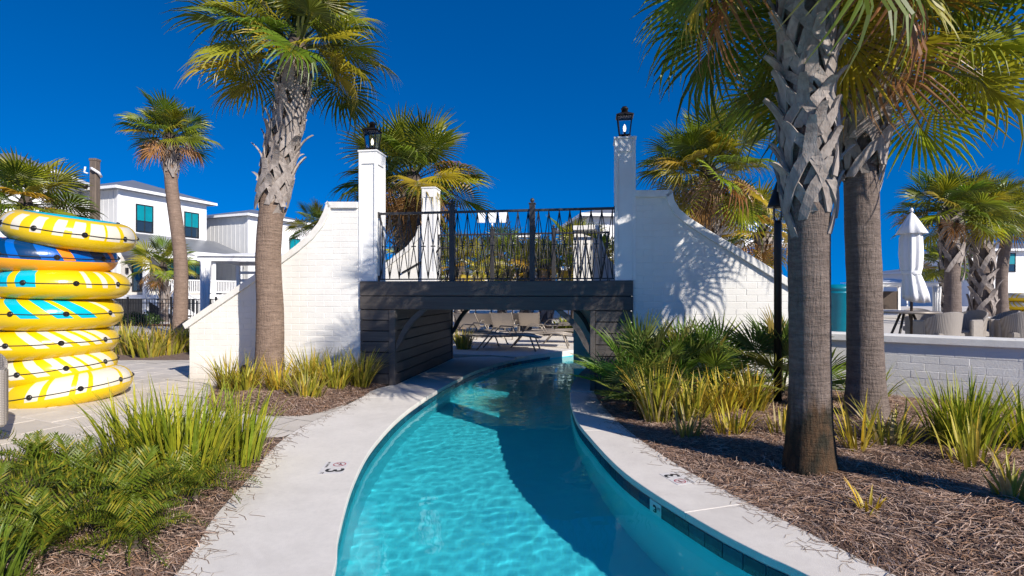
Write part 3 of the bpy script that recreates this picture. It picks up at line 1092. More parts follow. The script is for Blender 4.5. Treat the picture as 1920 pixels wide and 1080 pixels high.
# rear walls
lw2 = [(-2.6, 1.45), (-1.6, 2.05), (-1.05, 2.45), (-.86, 2.68), (-.80, 2.86), (-.77, 2.88), (U0+.25, 2.88)]
lw2 = [(a+.12, b) for a, b in lw2[:-1]]+[(U0+.42-.18, 2.88)]
wing('rear white wing wall seen through the railing beside the back pillar', lw2, lw2[0][0]+.05, lw2[-1][0]-.002, DEPTH-.30, 4, False)
rw2 = [(U3-.52, 2.86), (U3-.47, 2.86), (U3-.42, 2.60), (U3-.30, 2.2), (U3+.2, 1.55)]
wing('rear white wing wall behind the right end of the railing', [(2.62, 2.86)]+rw2[1:], 2.63, U3+.17, DEPTH-.0, 5, False)
# stair handrail seen behind the railing at the left
hr = empty('handrail', (*B(0, DEPTH-.33), DECK), BRZ)
tag(hr, 'iron stair handrail with curled end behind the left railing bay', 'handrail')
z1 = .78
MB().tube([(-1.05, 0, .25), (-.55, 0, .52), (-.27, 0, z1-.08), (-.2, 0, z1), (.1, 0, z1), (.16, 0, z1-.02), (.17, 0, z1-.07), (.13, 0, z1-.10), (.09, 0, z1-.07)], .020, 8).obj('rail', M['iron'], hr, True)
MB().tube([(-.18, 0, z1), (-.18, 0, 0)], .014, 8).obj('post', M['iron'], hr, True)

# ------------------------------------------------------------------ low patio wall
def low_wall():
    root = empty('garden_wall', (0, 0, 0))
    tag(root, 'low white brick retaining wall below the wicker chairs', 'wall')
    pts = WALL_R[:5]
    segs = list(zip(pts[:-1], pts[1:]))
    for k, (a, b) in enumerate(segs):
        a = Vector(a); b = Vector(b); d = b-a; L = d.length; rz = math.atan2(d.y, d.x)
        seg = empty('wall_section', (a.x, a.y, 0), rz, root)
        ext = .06
        MB().cbox(-ext if k else 0, L+.0, .004, .22, -.05, .80, .004).obj('core', M['brick'], seg)
        c = MB().cbox(-.09 if k else -.02, L+.02, -.05, .27, .80+.001*k, .905+.0015*k, .015).obj('coping', M['coping'], seg)
        if k < 3:
            brick_face(seg, [(0, .80), (L, .80)], 0, L, .0, .004, proud=.0018, seed=10+k)
low_wall()
# ================================================================== PALMS
def fan_mesh(name, seed, n=38, pet=.62, blade=.92, costa=.34, arch=.5, droop=.35, spread=128, fold=.22, petw=.022, wid=1.0):
    """one costapalmate leaf: petiole, arching rib, pleated segments with loose hanging tips"""
    r = random.Random(seed)
    vs = []; fs = []; uv = []
    def rib(t):
        # t 0..1 petiole, 1..2 costa
        if t <= 1:
            return Vector((pet*t, 0, .05*math.sin(t*PI*.5)*pet))
        q = t-1
        a = arch*q
        return Vector((pet+costa*q*math.cos(a*.6), 0, .05*pet-costa*q*math.sin(a*.6)))
    # petiole and rib as a flattened bar
    prev = None
    for k in range(9):
        t = k/8*1.9
        p = rib(t); w = petw*(1.25-.45*t) if t < 1 else petw*(.8-.35*(t-1)); h = w*.45
        ring = []
        for sy, sz in ((-1, -.4), (0, -1), (1, -.4), (0, 1)):
            ring.append(len(vs)); vs.append((p.x, p.y+sy*w, p.z+sz*h)); uv.append((-.5, .5))
        if prev:
            for a in range(4):
                fs.append((prev[a], prev[(a+1) % 4], ring[(a+1) % 4], ring[a]))
        prev = ring
    dth = R(spread)*2/n
    for i in range(n):
        s = (i+.5)/n*2-1
        th = s*R(spread)
        rd = r.random()
        att = rib(1+.95*(1-min(1, abs(s)*1.15))**.8)
        L = blade*(1-.30*abs(s)**2.2)*r.uniform(.86, 1.06)*(1 if r.random() > .06 else .7)
        hang = droop*r.uniform(.5, 1.5)
        side = r.uniform(-.10, .10)
        joined = r.uniform(.42, .54)
        rows = [0, .2, .42, .62, .82, 1.0]
        prow = None
        for q, t in enumerate(rows):
            a2 = th+side*max(0, t-joined)
            rad = L*t
            ex = max(0, t-joined)/(1-joined)
            # radius shrinks a bit when the tip hangs
            hx = 1-.22*hang*ex*ex
            p = att+Vector((math.cos(a2)*rad*hx, math.sin(a2)*rad*hx, 0))
            z = abs(math.sin(th))*fold*rad*(1-.5*t) - arch*.30*(rad*math.cos(th) if abs(th) < PI/2 else 0)*t - hang*L*ex*ex*.75
            p.z += z
            half = .5*dth*rad*1.02 if t <= joined else None
            wj = .5*dth*L*joined
            if half is None:
                half = wj*(1-((t-joined)/(1-joined))**1.3)*.92
            half = max(half, .0015)*wid
            nx, ny = -math.sin(a2), math.cos(a2)
            pl = half*.55
            row = []
            for sgn, dz in ((-1, -pl), (0, pl*.6), (1, -pl)):
                row.append(len(vs)); vs.append((p.x+nx*half*sgn, p.y+ny*half*sgn, p.z+dz)); uv.append((t, rd))
            if prow:
                fs.append((prow[0], prow[1], row[1], row[0])); fs.append((prow[1], prow[2], row[2], row[1]))
            prow = row
    me = bpy.data.meshes.new(name)
    me.from_pydata(vs, [], fs)
    me.materials.append(M['frond'])
    ul = me.uv_layers.new(name='UVMap')
    li = np.zeros(len(me.loops), dtype=np.int32); me.loops.foreach_get('vertex_index', li)
    ul.data.foreach_set('uv', np.asarray(uv, dtype=np.float32)[li].ravel())
    me.update()
    return me
FR_UP = [fan_mesh('frond', 10+i, n=38, pet=.70, blade=.74, costa=.24, droop=.05+.04*i, arch=.2+.08*i, fold=.30, spread=138) for i in range(4)]
FR_MID = [fan_mesh('frond', 20+i, n=38, pet=.74, blade=.74, costa=.26, droop=.14+.07*i, arch=.4+.1*i, fold=.20, spread=138) for i in range(5)]
FR_OLD = [fan_mesh('frond', 30+i, n=28, pet=.60, blade=.66, costa=.26, droop=.45+.1*i, arch=1.0+.15*i, fold=.05, spread=100) for i in range(4)]
FR_LITE_UP = [fan_mesh('frond', 40+i, n=28, pet=.70, blade=.74, costa=.24, droop=.07+.05*i, arch=.25+.1*i, fold=.28, spread=138) for i in range(3)]
FR_LITE_MID = [fan_mesh('frond', 50+i, n=28, pet=.74, blade=.74, costa=.26, droop=.18+.06*i, arch=.45+.1*i, fold=.2, spread=138) for i in range(3)]
FR_LITE_OLD = [fan_mesh('frond', 60+i, n=20, pet=.60, blade=.66, costa=.26, droop=.5+.1*i, arch=1.1, fold=.05, spread=95) for i in range(2)]

GREENS = [(.115, .170, .014), (.150, .200, .016), (.180, .215, .018), (.125, .175, .020)]
LIMES = [(.30, .30, .018), (.26, .28, .020), (.36, .33, .020)]
YELLOWS = [(.44, .29, .02), (.50, .31, .025), (.38, .28, .025)]
BROWNS = [(.38, .19, .06), (.44, .25, .09), (.30, .15, .05), (.46, .30, .15)]

def boot_mesh(seed, R0=.21):
    """old leaf base: a stub pointing up and out that splits into two straps gripping the trunk below"""
    r = random.Random(seed)
    m = MB()
    def strap(pts, ws, th):
        # pts list of (angle, z, radius); flat ribbon with thickness
        vs = []
        for (a, z, rad), w in zip(pts, ws):
            c, s = math.cos(a), math.sin(a)
            da = w/rad
            for aa, rr in ((a-da, rad), (a+da, rad), (a+da, rad+th), (a-da, rad+th)):
                vs.append((math.cos(aa)*rr, math.sin(aa)*rr, z))
        fs = []
        n = len(pts)
        for i in range(n-1):
            for k in range(4):
                fs.append((i*4+k, i*4+(k+1) % 4, (i+1)*4+(k+1) % 4, (i+1)*4+k))
        fs.append((3, 2, 1, 0)); fs.append(tuple((n-1)*4+k for k in range(4)))
        m.add(vs, fs)
    sp = r.uniform(.75, 1.05)
    for sg in (-1, 1):
        pts = []; ws = []
        for k in range(6):
            t = k/5
            pts.append((sg*sp*(1-t)**.85+sg*.03, -.50*(1-t)+r.uniform(-.005, .005), R0*(1.0+.26*t)+.012*math.sin(t*3)))
            ws.append(.058*(.55+.45*math.sin(min(1, t+.2)*PI*.5))*r.uniform(.9, 1.1))
        strap(pts, ws, .026)
    L = r.uniform(.22, .44)
    out = r.uniform(.12, .55)
    pts = []; ws = []
    tw = r.uniform(-.25, .25)
    for k in range(5):
        t = k/4
        pts.append((tw*t, -.03+L*t*(1-.25*t), R0*1.24+out*L*t**1.4))
        ws.append(.062*(1-.42*t)*(1 if k < 4 else .8))
    strap(pts, ws, .030)
    return m.mesh('leaf_base', M['boot'])
BOOTS = [boot_mesh(i) for i in range(7)]

def spline(pts, n):
    P = [Vector(p) for p in pts]
    if len(P) == 2:
        return [P[0].lerp(P[1], k/n) for k in range(n+1)]
    Q = [P[0]*2-P[1]]+P+[P[-1]*2-P[-2]]
    out = []
    segs = len(P)-1
    for k in range(n+1):
        f = k/n*segs; i = min(int(f), segs-1); t = f-i; i += 1
        out.append(.5*((2*Q[i])+(Q[i+1]-Q[i-1])*t+(2*Q[i-1]-5*Q[i]+4*Q[i+1]-Q[i+2])*t*t+(3*Q[i]-Q[i-1]-3*Q[i+1]+Q[i+2])*t**3))
    return out

def palm(label, path, r0, r1, fr_scale, n_fr, boots=None, n_boot=0, tmat='trunk_grey', seed=1, dead=.12, yellow=.15, lime=.3,
         lite=False, flare=1.35, elev=(80, -55), group='palms around the pool', crown_up=.25, boot_sc=1.0, skip=None, brown_dir=None, name='palm_tree'):
    r = random.Random(seed)
    base = Vector(path[0])
    root = empty(name, base)
    tag(root, label, 'palm tree', group)
    rings = 34 if lite else 90
    sides = 14 if lite else 36
    pts = spline([Vector(p)-base for p in path], rings)
    H = pts[-1].z
    m = MB(); vs = []
    for i, p in enumerate(pts):
        t = i/rings
        rad = r0+(r1-r0)*t
        rad *= 1+(flare-1)*math.exp(-p.z/.28)
        for k in range(sides):
            a = 2*PI*k/sides
            c, s = math.cos(a), math.sin(a)
            d = 1+.035*noise.noise((c*1.3+seed, s*1.3, p.z*1.6))+.02*noise.noise((c*4+seed, s*4, p.z*9))
            vs.append((p.x+c*rad*d, p.y+s*rad*d, p.z))
    vs[:sides] = [(v[0], v[1], -.12) for v in vs[:sides]]
    fs = [(i*sides+k, i*sides+(k+1) % sides, (i+1)*sides+(k+1) % sides, (i+1)*sides+k) for i in range(rings) for k in range(sides)]
    fs.append(tuple(rings*sides+k for k in range(sides)))
    m.add(vs, fs).obj('trunk', M[tmat], root, smooth=True)
    def on(z):
        for a, b in zip(pts[:-1], pts[1:]):
            if b.z >= z:
                t = (z-a.z)/(b.z-a.z+1e-9); return a.lerp(b, t), (b-a).normalized()
        return pts[-1], (pts[-1]-pts[-2]).normalized()
    if boots:
        zb0, zb1 = boots
        for k in range(n_boot):
            z = zb0+(zb1-zb0)*(k+.3)/n_boot
            p, tdir = on(z)
            t = z/H
            rad = (r0+(r1-r0)*t)
            q = Vector((0, 0, 1)).rotation_difference(tdir)
            a = k*2.399963+r.uniform(-.22, .22)
            e = (q.to_matrix() @ Matrix.Rotation(a, 3, 'Z') @ Matrix.Rotation(r.uniform(-.22, .22), 3, 'X') @ Matrix.Rotation(r.uniform(-.06, .16), 3, 'Y')).to_euler()
            sc_ = rad/.21*boot_sc
            link('leaf_base', BOOTS[r.randrange(7)], root, p, e, (sc_*r.uniform(.97, 1.08), sc_*r.uniform(.97, 1.08), sc_*r.uniform(.75, 1.35)))
    top = pts[-1]; tdir = (pts[-1]-pts[-3]).normalized()
    U, Mi, O = (FR_LITE_UP, FR_LITE_MID, FR_LITE_OLD) if lite else (FR_UP, FR_MID, FR_OLD)
    # fibrous head under the fronds
    hd = MB().lathe([(r1*.98, -.28), (r1*1.06, -.1), (r1*.95, .1), (r1*.6, .26), (r1*.2, .36)], 14)
    hd.obj('crown_core', M['boot_dark'], root, True, loc=top)
    for k in range(n_fr):
        f = (k+.5)/n_fr
        az = k*2.399963+r.uniform(-.3, .3)
        el = elev[0]+(elev[1]-elev[0])*(f**.85)+r.uniform(-9, 9)
        if skip and skip(az % (2*PI), el): continue
        isdead = f > 1-dead*1.4 and r.random() < .8
        if brown_dir and r.random() < brown_dir[1] and math.cos(az-brown_dir[0]) > .55 and el < 35: isdead = True
        x = r.random()
        if isdead:
            me = r.choice(O); colr = r.choice(BROWNS); el = min(el, -25) if not brown_dir else el
        else:
            me = r.choice(U if el > 38 else Mi)
            if f > .45 and x < yellow: colr = r.choice(YELLOWS)
            elif x < yellow+lime: colr = r.choice(LIMES)
            else: colr = r.choice(GREENS)
        jit = r.uniform(.85, 1.12)
        o = link('frond', me, root, top+Vector((0, 0, crown_up*fr_scale*(.35-.5*f))), (r.uniform(-.75, .75), R(-el), az), fr_scale*jit*(.82 if el > 65 else 1))
        o.color = (*[c*r.uniform(.85, 1.15) for c in colr], 1)
    return root

def gz(x, y):
    return bed_h(x, y)
# front palm at the right
A0 = Vector((2.34, 4.19, gz(2.34, 4.19)-.02))
palm('thick palm closest to the camera with a mossy foot and criss-cross leaf bases',
     [A0, (2.345, 4.20, 1.2), (2.335, 4.20, 2.4), (2.31, 4.2, 3.6), (2.28, 4.2, 4.35)], .146, .152, 1.02, 40, (2.22, 4.25), 66, 'trunk_moss', 3,
     dead=.04, yellow=.26, lime=.40, flare=1.40, elev=(82, -48), boot_sc=.98, skip=lambda az, el: math.cos(az-2.75) > .45 and -17 < el < 48)
B0 = Vector((3.77, 5.68, gz(3.77, 5.68)-.02))
palm('palm with a smooth ringed trunk just behind the mossy palm on the right',
     [B0, (3.75, 5.68, 1.5), (3.72, 5.68, 2.8), (3.80, 5.66, 3.92)], .168, .155, 1.02, 54, (2.85, 3.85), 26, 'trunk_grey', 8,
     dead=.06, yellow=.16, lime=.45, flare=1.40, elev=(80, -34), boot_sc=1.12)
palm('tall palm standing outside the right picture edge whose shadow crosses the pine straw',
     [(3.90, 2.60, .08), (3.90, 2.60, 4.0), (3.92, 2.58, 8.0), (3.92, 2.58, 9.8)], .16, .15, .9, 24, (7.6, 9.6), 24, 'trunk_grey', 17,
     dead=.05, yellow=.15, lime=.3, elev=(84, -30), lite=True)
palm('curving palm with a long criss-cross neck in front of the left wing wall',
     [(-3.70, 8.12, .03), (-3.69, 8.14, 1.2), (-3.72, 8.14, 2.1), (-3.60, 8.14, 3.2), (-3.36, 8.12, 4.3), (-3.27, 8.12, 5.15)], .205, .150, .96, 52, (3.0, 5.0), 58, 'trunk_warm', 12,
     dead=.01, yellow=.12, lime=.38, flare=1.2, elev=(88, -30), boot_sc=1.05)
palm('slim tall palm by the white houses with brown dead fronds under its small crown',
     [(-11.02, 17.7, 0), (-11.0, 17.7, 2.5), (-11.3, 17.7, 5), (-11.35, 17.7, 6.55)], .22, .18, .92, 52, (5.7, 6.5), 16, 'trunk_warm', 21,
     dead=.15, yellow=.05, lime=.2, elev=(88, -32), flare=1.2, lite=True)
palm('bushy palm with an orange fan frond behind the left bridge pillar',
     [(-2.45, 12.9, 0), (-2.45, 12.9, 2.0), (-2.40, 12.9, 4.1)], .26, .23, 1.18, 60, (2.2, 4.0), 32, 'trunk_grey', 33,
     dead=.24, yellow=.25, lime=.22, elev=(84, -60), brown_dir=(0.1, .5))
palm('bushy yellowing palm rising behind the right wing wall',
     [(5.18, 14.0, .0), (5.16, 14.0, 2.6), (5.15, 14.0, 4.55)], .26, .23, 1.22, 56, (2.4, 4.4), 36, 'trunk_grey', 44,
     dead=.20, yellow=.34, lime=.32, elev=(84, -58), brown_dir=(-.2, .35))
palm('smaller palm with orange fronds beside the black torch post',
     [(8.05, 17.0, .4), (8.05, 17.0, 2.0), (8.0, 17.0, 3.3)], .22, .2, 1.15, 34, (1.6, 3.2), 20, 'trunk_grey', 51,
     dead=.18, yellow=.40, lime=.30, elev=(84, -58), lite=True)
for i, (px, py, Y, sc_, nf, lab, yl, dd, bt) in enumerate([
        (1782, 402, 17.0, 1.08, 44, 'green palm standing right behind the closed white parasol', .10, .05, .55),
        (1838, 405, 17.6, 1.0, 42, 'palm with a fully criss-crossed trunk right of the parasol palm', .22, .05, .95),
        (1893, 412, 19.0, 1.0, 40, 'palm with a thin smooth leaning trunk at the right edge', .45, .12, .12),
        (1776, 500, 24.0, 1.0, 32, 'short palm low between the trunks behind the parasol', .08, .03, .95)]):
    c = far(px, py, Y)
    bx = far(px+(-14 if i == 2 else 4), py, Y).x
    palm(lab, [(bx, Y, .4), (bx, Y, c.z*.55), (c.x, Y, c.z)], .23 if i != 2 else .18, .20 if i != 2 else .16, sc_, nf, (c.z*(1-bt)+.4, c.z-.1), int(26*bt)+6, 'trunk_grey', 60+i,
         dead=dd, yellow=yl, lime=.42, elev=(82, -35), lite=True, boot_sc=1.15)
for i, (px, py, Y, sc_, nf, lab, yl) in enumerate([
        (48, 385, 16.0, 1.12, 38, 'green palm crown showing above the stack of tubes', .12),
        (306, 502, 27.0, 1.15, 24, 'little palm in front of the white porch', .10),
        (596, 428, 22.0, .82, 24, 'palm top peeking over the left wing wall', .10),
        (862, 508, 19.0, 1.0, 26, 'golden palm low behind the railing near its left post', .45),
        (940, 488, 23.0, 1.05, 26, 'green palm low behind the middle of the railing', .15),
        (985, 508, 20.0, 1.0, 26, 'golden palm low behind the railing near its right post', .55),
        (1022, 508, 18.0, .9, 24, 'small orange palm low behind the right railing bay', .65),
        (1078, 485, 20.0, 1.1, 30, 'green palm behind the right railing bay', .12),
        (1120, 500, 16.5, .85, 24, 'orange tipped palm behind the railing beside the tall pillar', .60),
        (778, 495, 20.0, 1.0, 24, 'palm seen through the left railing bay above the handrail', .40)]):
    c = far(px, py, Y)
    palm(lab, [(c.x, Y, 0), (c.x+.05, Y, c.z*.5), (c.x, Y, c.z)], .2, .18, sc_, nf, (c.z*.35, c.z-.1), 16, 'trunk_grey', 90+i,
         dead=.12, yellow=yl, lime=.35, elev=(82, -40), lite=True)

# ================================================================== LOW PLANTS
def blade_clump(name, label, x, y, z, n, h, spread, cols, seed, w=.018, arch=1.0, lean=None, cat='plant', group='strap-leaved plants in the beds'):
    r = random.Random(seed)
    vs = []; fs = []; tc = []
    for i in range(int(n*1.35)):
        a = r.uniform(0, 2*PI)
        L = h*(.40+.80*r.random()**.8)
        out = r.uniform(.12, 1.0)**.8
        br = spread*.34*math.sqrt(r.random())
        bx, by = br*math.cos(a+r.uniform(-.6, .6)), br*math.sin(a+r.uniform(-.6, .6))
        tilt = out*.85*arch
        ww = w*r.uniform(.6, 1.15)
        col = r.choice(cols); g = r.uniform(.75, 1.2)
        rows = 7
        p = Vector((bx, by, -.02)); ang = PI/2-tilt*.55
        bend = tilt*r.uniform(.5, 1.5)
        dirx, diry = math.cos(a), math.sin(a)
        nx, ny = -diry, dirx
        tw = r.uniform(-.9, .9)
        base = len(vs)
        for k in range(rows):
            t = k/(rows-1)
            wd = ww*min(1, .62+t*1.6)*min(1, (1-t)*1.75)+.0006
            ox, oy = nx*math.cos(tw*t)+dirx*math.sin(tw*t), ny*math.cos(tw*t)+diry*math.sin(tw*t)
            f = wd*.38
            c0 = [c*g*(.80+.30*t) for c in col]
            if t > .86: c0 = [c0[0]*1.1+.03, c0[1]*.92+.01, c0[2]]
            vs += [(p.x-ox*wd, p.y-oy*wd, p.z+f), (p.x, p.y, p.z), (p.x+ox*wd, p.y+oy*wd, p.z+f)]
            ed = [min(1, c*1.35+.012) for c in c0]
            tc += [(*ed, 1), (*c0, 1), (*ed, 1)]
            st = L/(rows-1)
            p = p+Vector((dirx*math.cos(ang), diry*math.cos(ang), math.sin(ang)))*st
            ang -= bend/(rows-1)*(.3+1.4*t)
        for k in range(rows-1):
            b = base+k*3
            fs += [(b, b+1, b+4, b+3), (b+1, b+2, b+5, b+4)]
    m = MB(); m.v = vs; m.f = fs
    me = m.mesh(name, M['blade'], False, fix=False)
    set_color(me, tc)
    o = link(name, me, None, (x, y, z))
    tag(o, label, cat, group)
    return o
FLAX = [(.36, .34, .025), (.46, .41, .04), (.27, .28, .022), (.52, .43, .06), (.55, .38, .045)]
FLAXG = [(.30, .34, .018), (.38, .40, .022), (.20, .27, .016), (.46, .43, .03)]
FLAXY = [(.56, .42, .03), (.62, .40, .025), (.45, .40, .03), (.40, .30, .05)]
DRY = [(.42, .33, .15), (.34, .32, .06), (.48, .37, .16)]
GRASSG = [(.16, .24, .02), (.20, .28, .025), (.12, .19, .018)]
# left front bed
for i, (x, y, n, h, s, cols, lab) in enumerate([
        (-2.56, 4.15, 220, .68, .85, FLAXG, 'tall bright green strap-leaved clump at the corner of the left front bed'),
        (-2.95, 4.30, 150, .64, .75, FLAXG, 'bright green strap-leaved clump behind the corner clump of the front bed'),
        (-2.34, 4.55, 90, .62, .60, FLAXG, 'strap-leaved clump leaning over the walk'),
        (-2.52, 2.42, 130, .34, .60, GRASSG, 'low grassy green clump at the bottom left corner')]):
    blade_clump('strap_leaf_plant', lab, x, y, .04, n, h, s, cols, 200+i, w=.0115, arch=.95)
# bed at the left wall
for i, (x, y, n, h, s, cols, lab) in enumerate([
        (-4.25, 7.95, 60, .55, .42, FLAX, 'strap-leaved clump nearest the end of the left wall'),
        (-3.78, 7.55, 80, .55, .45, FLAX, 'strap-leaved clump left of the leaning palm foot'),
        (-3.25, 7.45, 90, .50, .55, FLAX+FLAXY, 'yellowish strap-leaved clump in front of the leaning palm'),
        (-3.0, 7.95, 90, .62, .5, FLAX, 'strap-leaved clump right behind the leaning palm foot'),
        (-2.58, 7.75, 100, .60, .5, FLAX, 'strap-leaved clump midway along the wall bed'),
        (-2.28, 8.05, 80, .62, .40, FLAX, 'strap-leaved clump against the dark pier boards'),
        (-2.72, 7.05, 90, .42, .55, FLAX+DRY, 'low pale strap-leaved clump at the front of the wall bed')]):
    blade_clump('strap_leaf_plant', lab, x, y, .05, n, h, s, cols, 220+i, w=.0125, arch=1.25)
# right bed
for i, (x, y, n, h, s, cols, lab) in enumerate([
        (1.62, 5.95, 140, .62, .45, FLAX+DRY, 'pale yellow arching strap-leaved clump beside the pool coping'),
        (1.98, 5.85, 90, .50, .45, FLAX, 'yellow strap-leaved clump second from the coping'),
        (2.35, 5.95, 90, .46, .45, FLAXY, 'yellow strap-leaved clump left of the mossy palm'),
        (2.72, 6.05, 90, .50, .45, FLAXY+FLAX, 'yellow green strap-leaved clump by the torch post'),
        (1.72, 5.25, 34, .34, .35, DRY, 'dry thin strap-leaved tuft near the coping edge'),
        (2.15, 5.20, 40, .36, .45, FLAXY, 'short yellow strap leaves in front of the yellow clumps'),
        (2.55, 5.05, 26, .34, .35, FLAXY+DRY, 'few yellow strap leaves just left of the mossy trunk'),
        (2.92, 4.50, 24, .52, .28, FLAXY, 'bright yellow upright strap leaves between the two big palms'),
        (3.30, 4.70, 50, .40, .5, FLAX+DRY, 'striped strap-leaved clump in front of the ringed palm'),
        (3.90, 4.60, 180, .60, .60, FLAXG, 'large bright green strap-leaved clump before the low wall'),
        (4.20, 6.30, 60, .55, .40, FLAXG, 'dark green strap-leaved clump in the shade of the low wall'),
        (4.42, 4.55, 70, .62, .5, FLAXG, 'green strap-leaved clump cut by the right picture edge'),
        (2.28, 3.42, 9, .22, .12, FLAXY, 'tiny yellow sprig alone in the pine straw'),
        (3.22, 3.45, 16, .40, .22, FLAXY+DRY, 'small yellow tuft in the pine straw at the right edge'),
        (3.55, 4.10, 24, .45, .45, FLAX, 'loose strap leaves lying over the straw near the big green clump')]):
    blade_clump('strap_leaf_plant', lab, x, y, bed_h(x, y), n, h, s, cols, 240+i, w=.0125 if h > .3 else .010, arch=1.3 if n < 100 else .95)
# planting far left and under the bridge
k = 0
for px, py, h in ((225, 668, .75), (262, 672, .7), (300, 668, .75), (336, 664, .65), (205, 655, .6)):
    p = at(px, py)
    words = ('first', 'second', 'third', 'fourth', 'hindmost')[k]
    blade_clump('strap_leaf_plant', words + ' pale green clump counted from the tubes in the bed by the black fence', p.x, p.y+.3, .02, 90, h, .9, FLAX+DRY, 270+k, w=.024, arch=1.1)
    k += 1
p = at(868, 658); blade_clump('strap_leaf_plant', 'pale clump at the far foot of the left pier', p.x, p.y+.2, .0, 60, .6, .5, FLAX+DRY, 281, w=.02)
for j, (px, py) in enumerate(((1052, 622), (1078, 625), (1064, 615))):
    p = at(px, py)
    blade_clump('strap_leaf_plant', ('left', 'right', 'rear')[j]+' of the three green tufts seen under the bridge near its right brace', p.x, p.y, .0, 70, .5, .8, FLAXG, 285+j, w=.03)

# saw palmettos
FR_STIFF = [fan_mesh('leaf', 70+i, n=22, pet=.45, blade=.42, costa=.05, arch=.2, droop=.05, spread=118, fold=.35, petw=.008, wid=.78) for i in range(3)]
def palmetto(label, x, y, n, s, seed, cols=GREENS):
    r = random.Random(seed)
    root = empty('saw_palmetto', (x, y, bed_h(x, y)))
    tag(root, label, 'palmetto', 'saw palmettos in the right bed')
    MB().tube([(0, 0, -.05), (.02, 0, .10), (.0, .02, .22)], [.05, .045, .03], 8).obj('stem', M['boot_dark'], root, True)
    for k in range(n):
        f = (k+.5)/n
        az = k*2.4+r.uniform(-.3, .3); el = 82-f*78+r.uniform(-8, 8)
        o = link('leaf', r.choice(FR_STIFF), root, (r.uniform(-.04, .04), r.uniform(-.04, .04), .08+.12*(1-f)), (r.uniform(-.5, .5), R(-el), az), s*r.uniform(.8, 1.15))
        o.color = (*[c*r.uniform(.8, 1.3) for c in r.choice(cols)], 1)
PALMG = [(.12, .19, .035), (.16, .23, .04), (.21, .27, .05), (.09, .15, .03), (.27, .27, .05)]
palmetto('big saw palmetto against the right dark pier', 1.62, 6.72, 34, 1.10, 301, PALMG)
palmetto('saw palmetto in the middle of the group before the shaded wall', 2.12, 6.85, 26, 1.05, 302, PALMG)
palmetto('saw palmetto with a bright fan before the sunlit bricks', 2.55, 6.75, 24, .98, 303, PALMG)
palmetto('saw palmetto around the foot of the black torch post', 3.38, 6.72, 30, 1.12, 304, PALMG)
palmetto('low spreading saw palmetto drooping over the coping by the pier', 1.42, 6.45, 20, .72, 305, PALMG)

# coontie: low cycads with feather leaves
def feather_mesh(seed, L=.62, n=17):
    r = random.Random(seed)
    vs = []; fs = []; tc = []
    def rib(t):
        return Vector((L*t*(1-.12*t), 0, L*(.42*t-.62*t*t)))
    prev = None
    for k in range(7):
        p = rib(k/6); ids = []
        for sy in (-1, 1):
            ids.append(len(vs)); vs.append((p.x, p.y+sy*.004, p.z)); tc.append((.12, .16, .03, 1))
        if prev: fs.append((prev[0], prev[1], ids[1], ids[0]))
        prev = ids
    for i in range(n):
        t = .16+.84*i/n
        p = rib(t)
        for sg in (-1, 1):
            l = .135*math.sin(PI*(.16+.80*t))**.8*r.uniform(.85, 1.1)
            a = R(62-28*t)*sg
            d = Vector((math.cos(a), math.sin(a), r.uniform(.1, .75))).normalized()
            w = .0062
            nx, ny = -d.y, d.x
            g = r.uniform(.8, 1.25)
            c = ((.135*g, .185*g, .014*g, 1) if r.random() < .72 else (.30*g, .27*g, .025*g, 1))
            b = len(vs)
            for q, ww, dz in ((0, .5, 0), (.5, 1, .012), (1, .15, -.004)):
                pp = p+d*l*q+Vector((0, 0, dz))
                vs += [(pp.x+nx*w*ww, pp.y+ny*w*ww, pp.z), (pp.x-nx*w*ww, pp.y-ny*w*ww, pp.z)]
                tc += [c, c]
            fs += [(b, b+1, b+3, b+2), (b+2, b+3, b+5, b+4)]
    m = MB(); m.v = vs; m.f = fs
    me = m.mesh('leaf', M['blade'], False, fix=False)
    set_color(me, tc)
    return me
FEATH = [feather_mesh(i) for i in range(5)]
def coontie(label, x, y, n, s, seed):
    r = random.Random(seed)
    root = empty('coontie_fern', (x, y, .04))
    tag(root, label, 'fern plant', 'feather-leaved plants in the front bed')
    MB().lathe([(.03, -.06), (.032, -.02), (.025, .0), (.012, .012)], 12).obj('stem', M['boot_dark'], root, True)
    for k in range(n):
        f = (k+.5)/n
        az = k*2.4+r.uniform(-.3, .3); el = 78-f*70+r.uniform(-8, 8)
        link('leaf', r.choice(FEATH), root, (.03*math.cos(az), .03*math.sin(az), .0), (r.uniform(-.4, .4), R(-el*.82), az), s*.88*r.uniform(.75, 1.2))
for i, (x, y, n, s, lab) in enumerate([
        (-3.55, 4.0, 34, .95, 'feathery dark green cycad at the left picture edge'),
        (-2.98, 3.65, 34, .95, 'feathery cycad in the middle of the left front bed'),
        (-2.36, 3.30, 34, .95, 'feathery cycad spilling toward the pool walk'),
        (-3.15, 3.15, 36, .95, 'feathery cycad in the lower left of the front bed'),
        (-2.52, 2.85, 36, .9, 'feathery cycad above the grassy corner clump'),
        (-2.22, 3.72, 30, .80, 'small feathery cycad below the bright strap-leaved clump'),
        (-2.12, 3.0, 28, .72, 'small feathery cycad closest to the walk near the bottom'),
        (-3.9, 3.5, 36, 1.0, 'feathery cycad half out of the picture on the left')]):
    coontie(lab, x, y, n, s, 320+i)

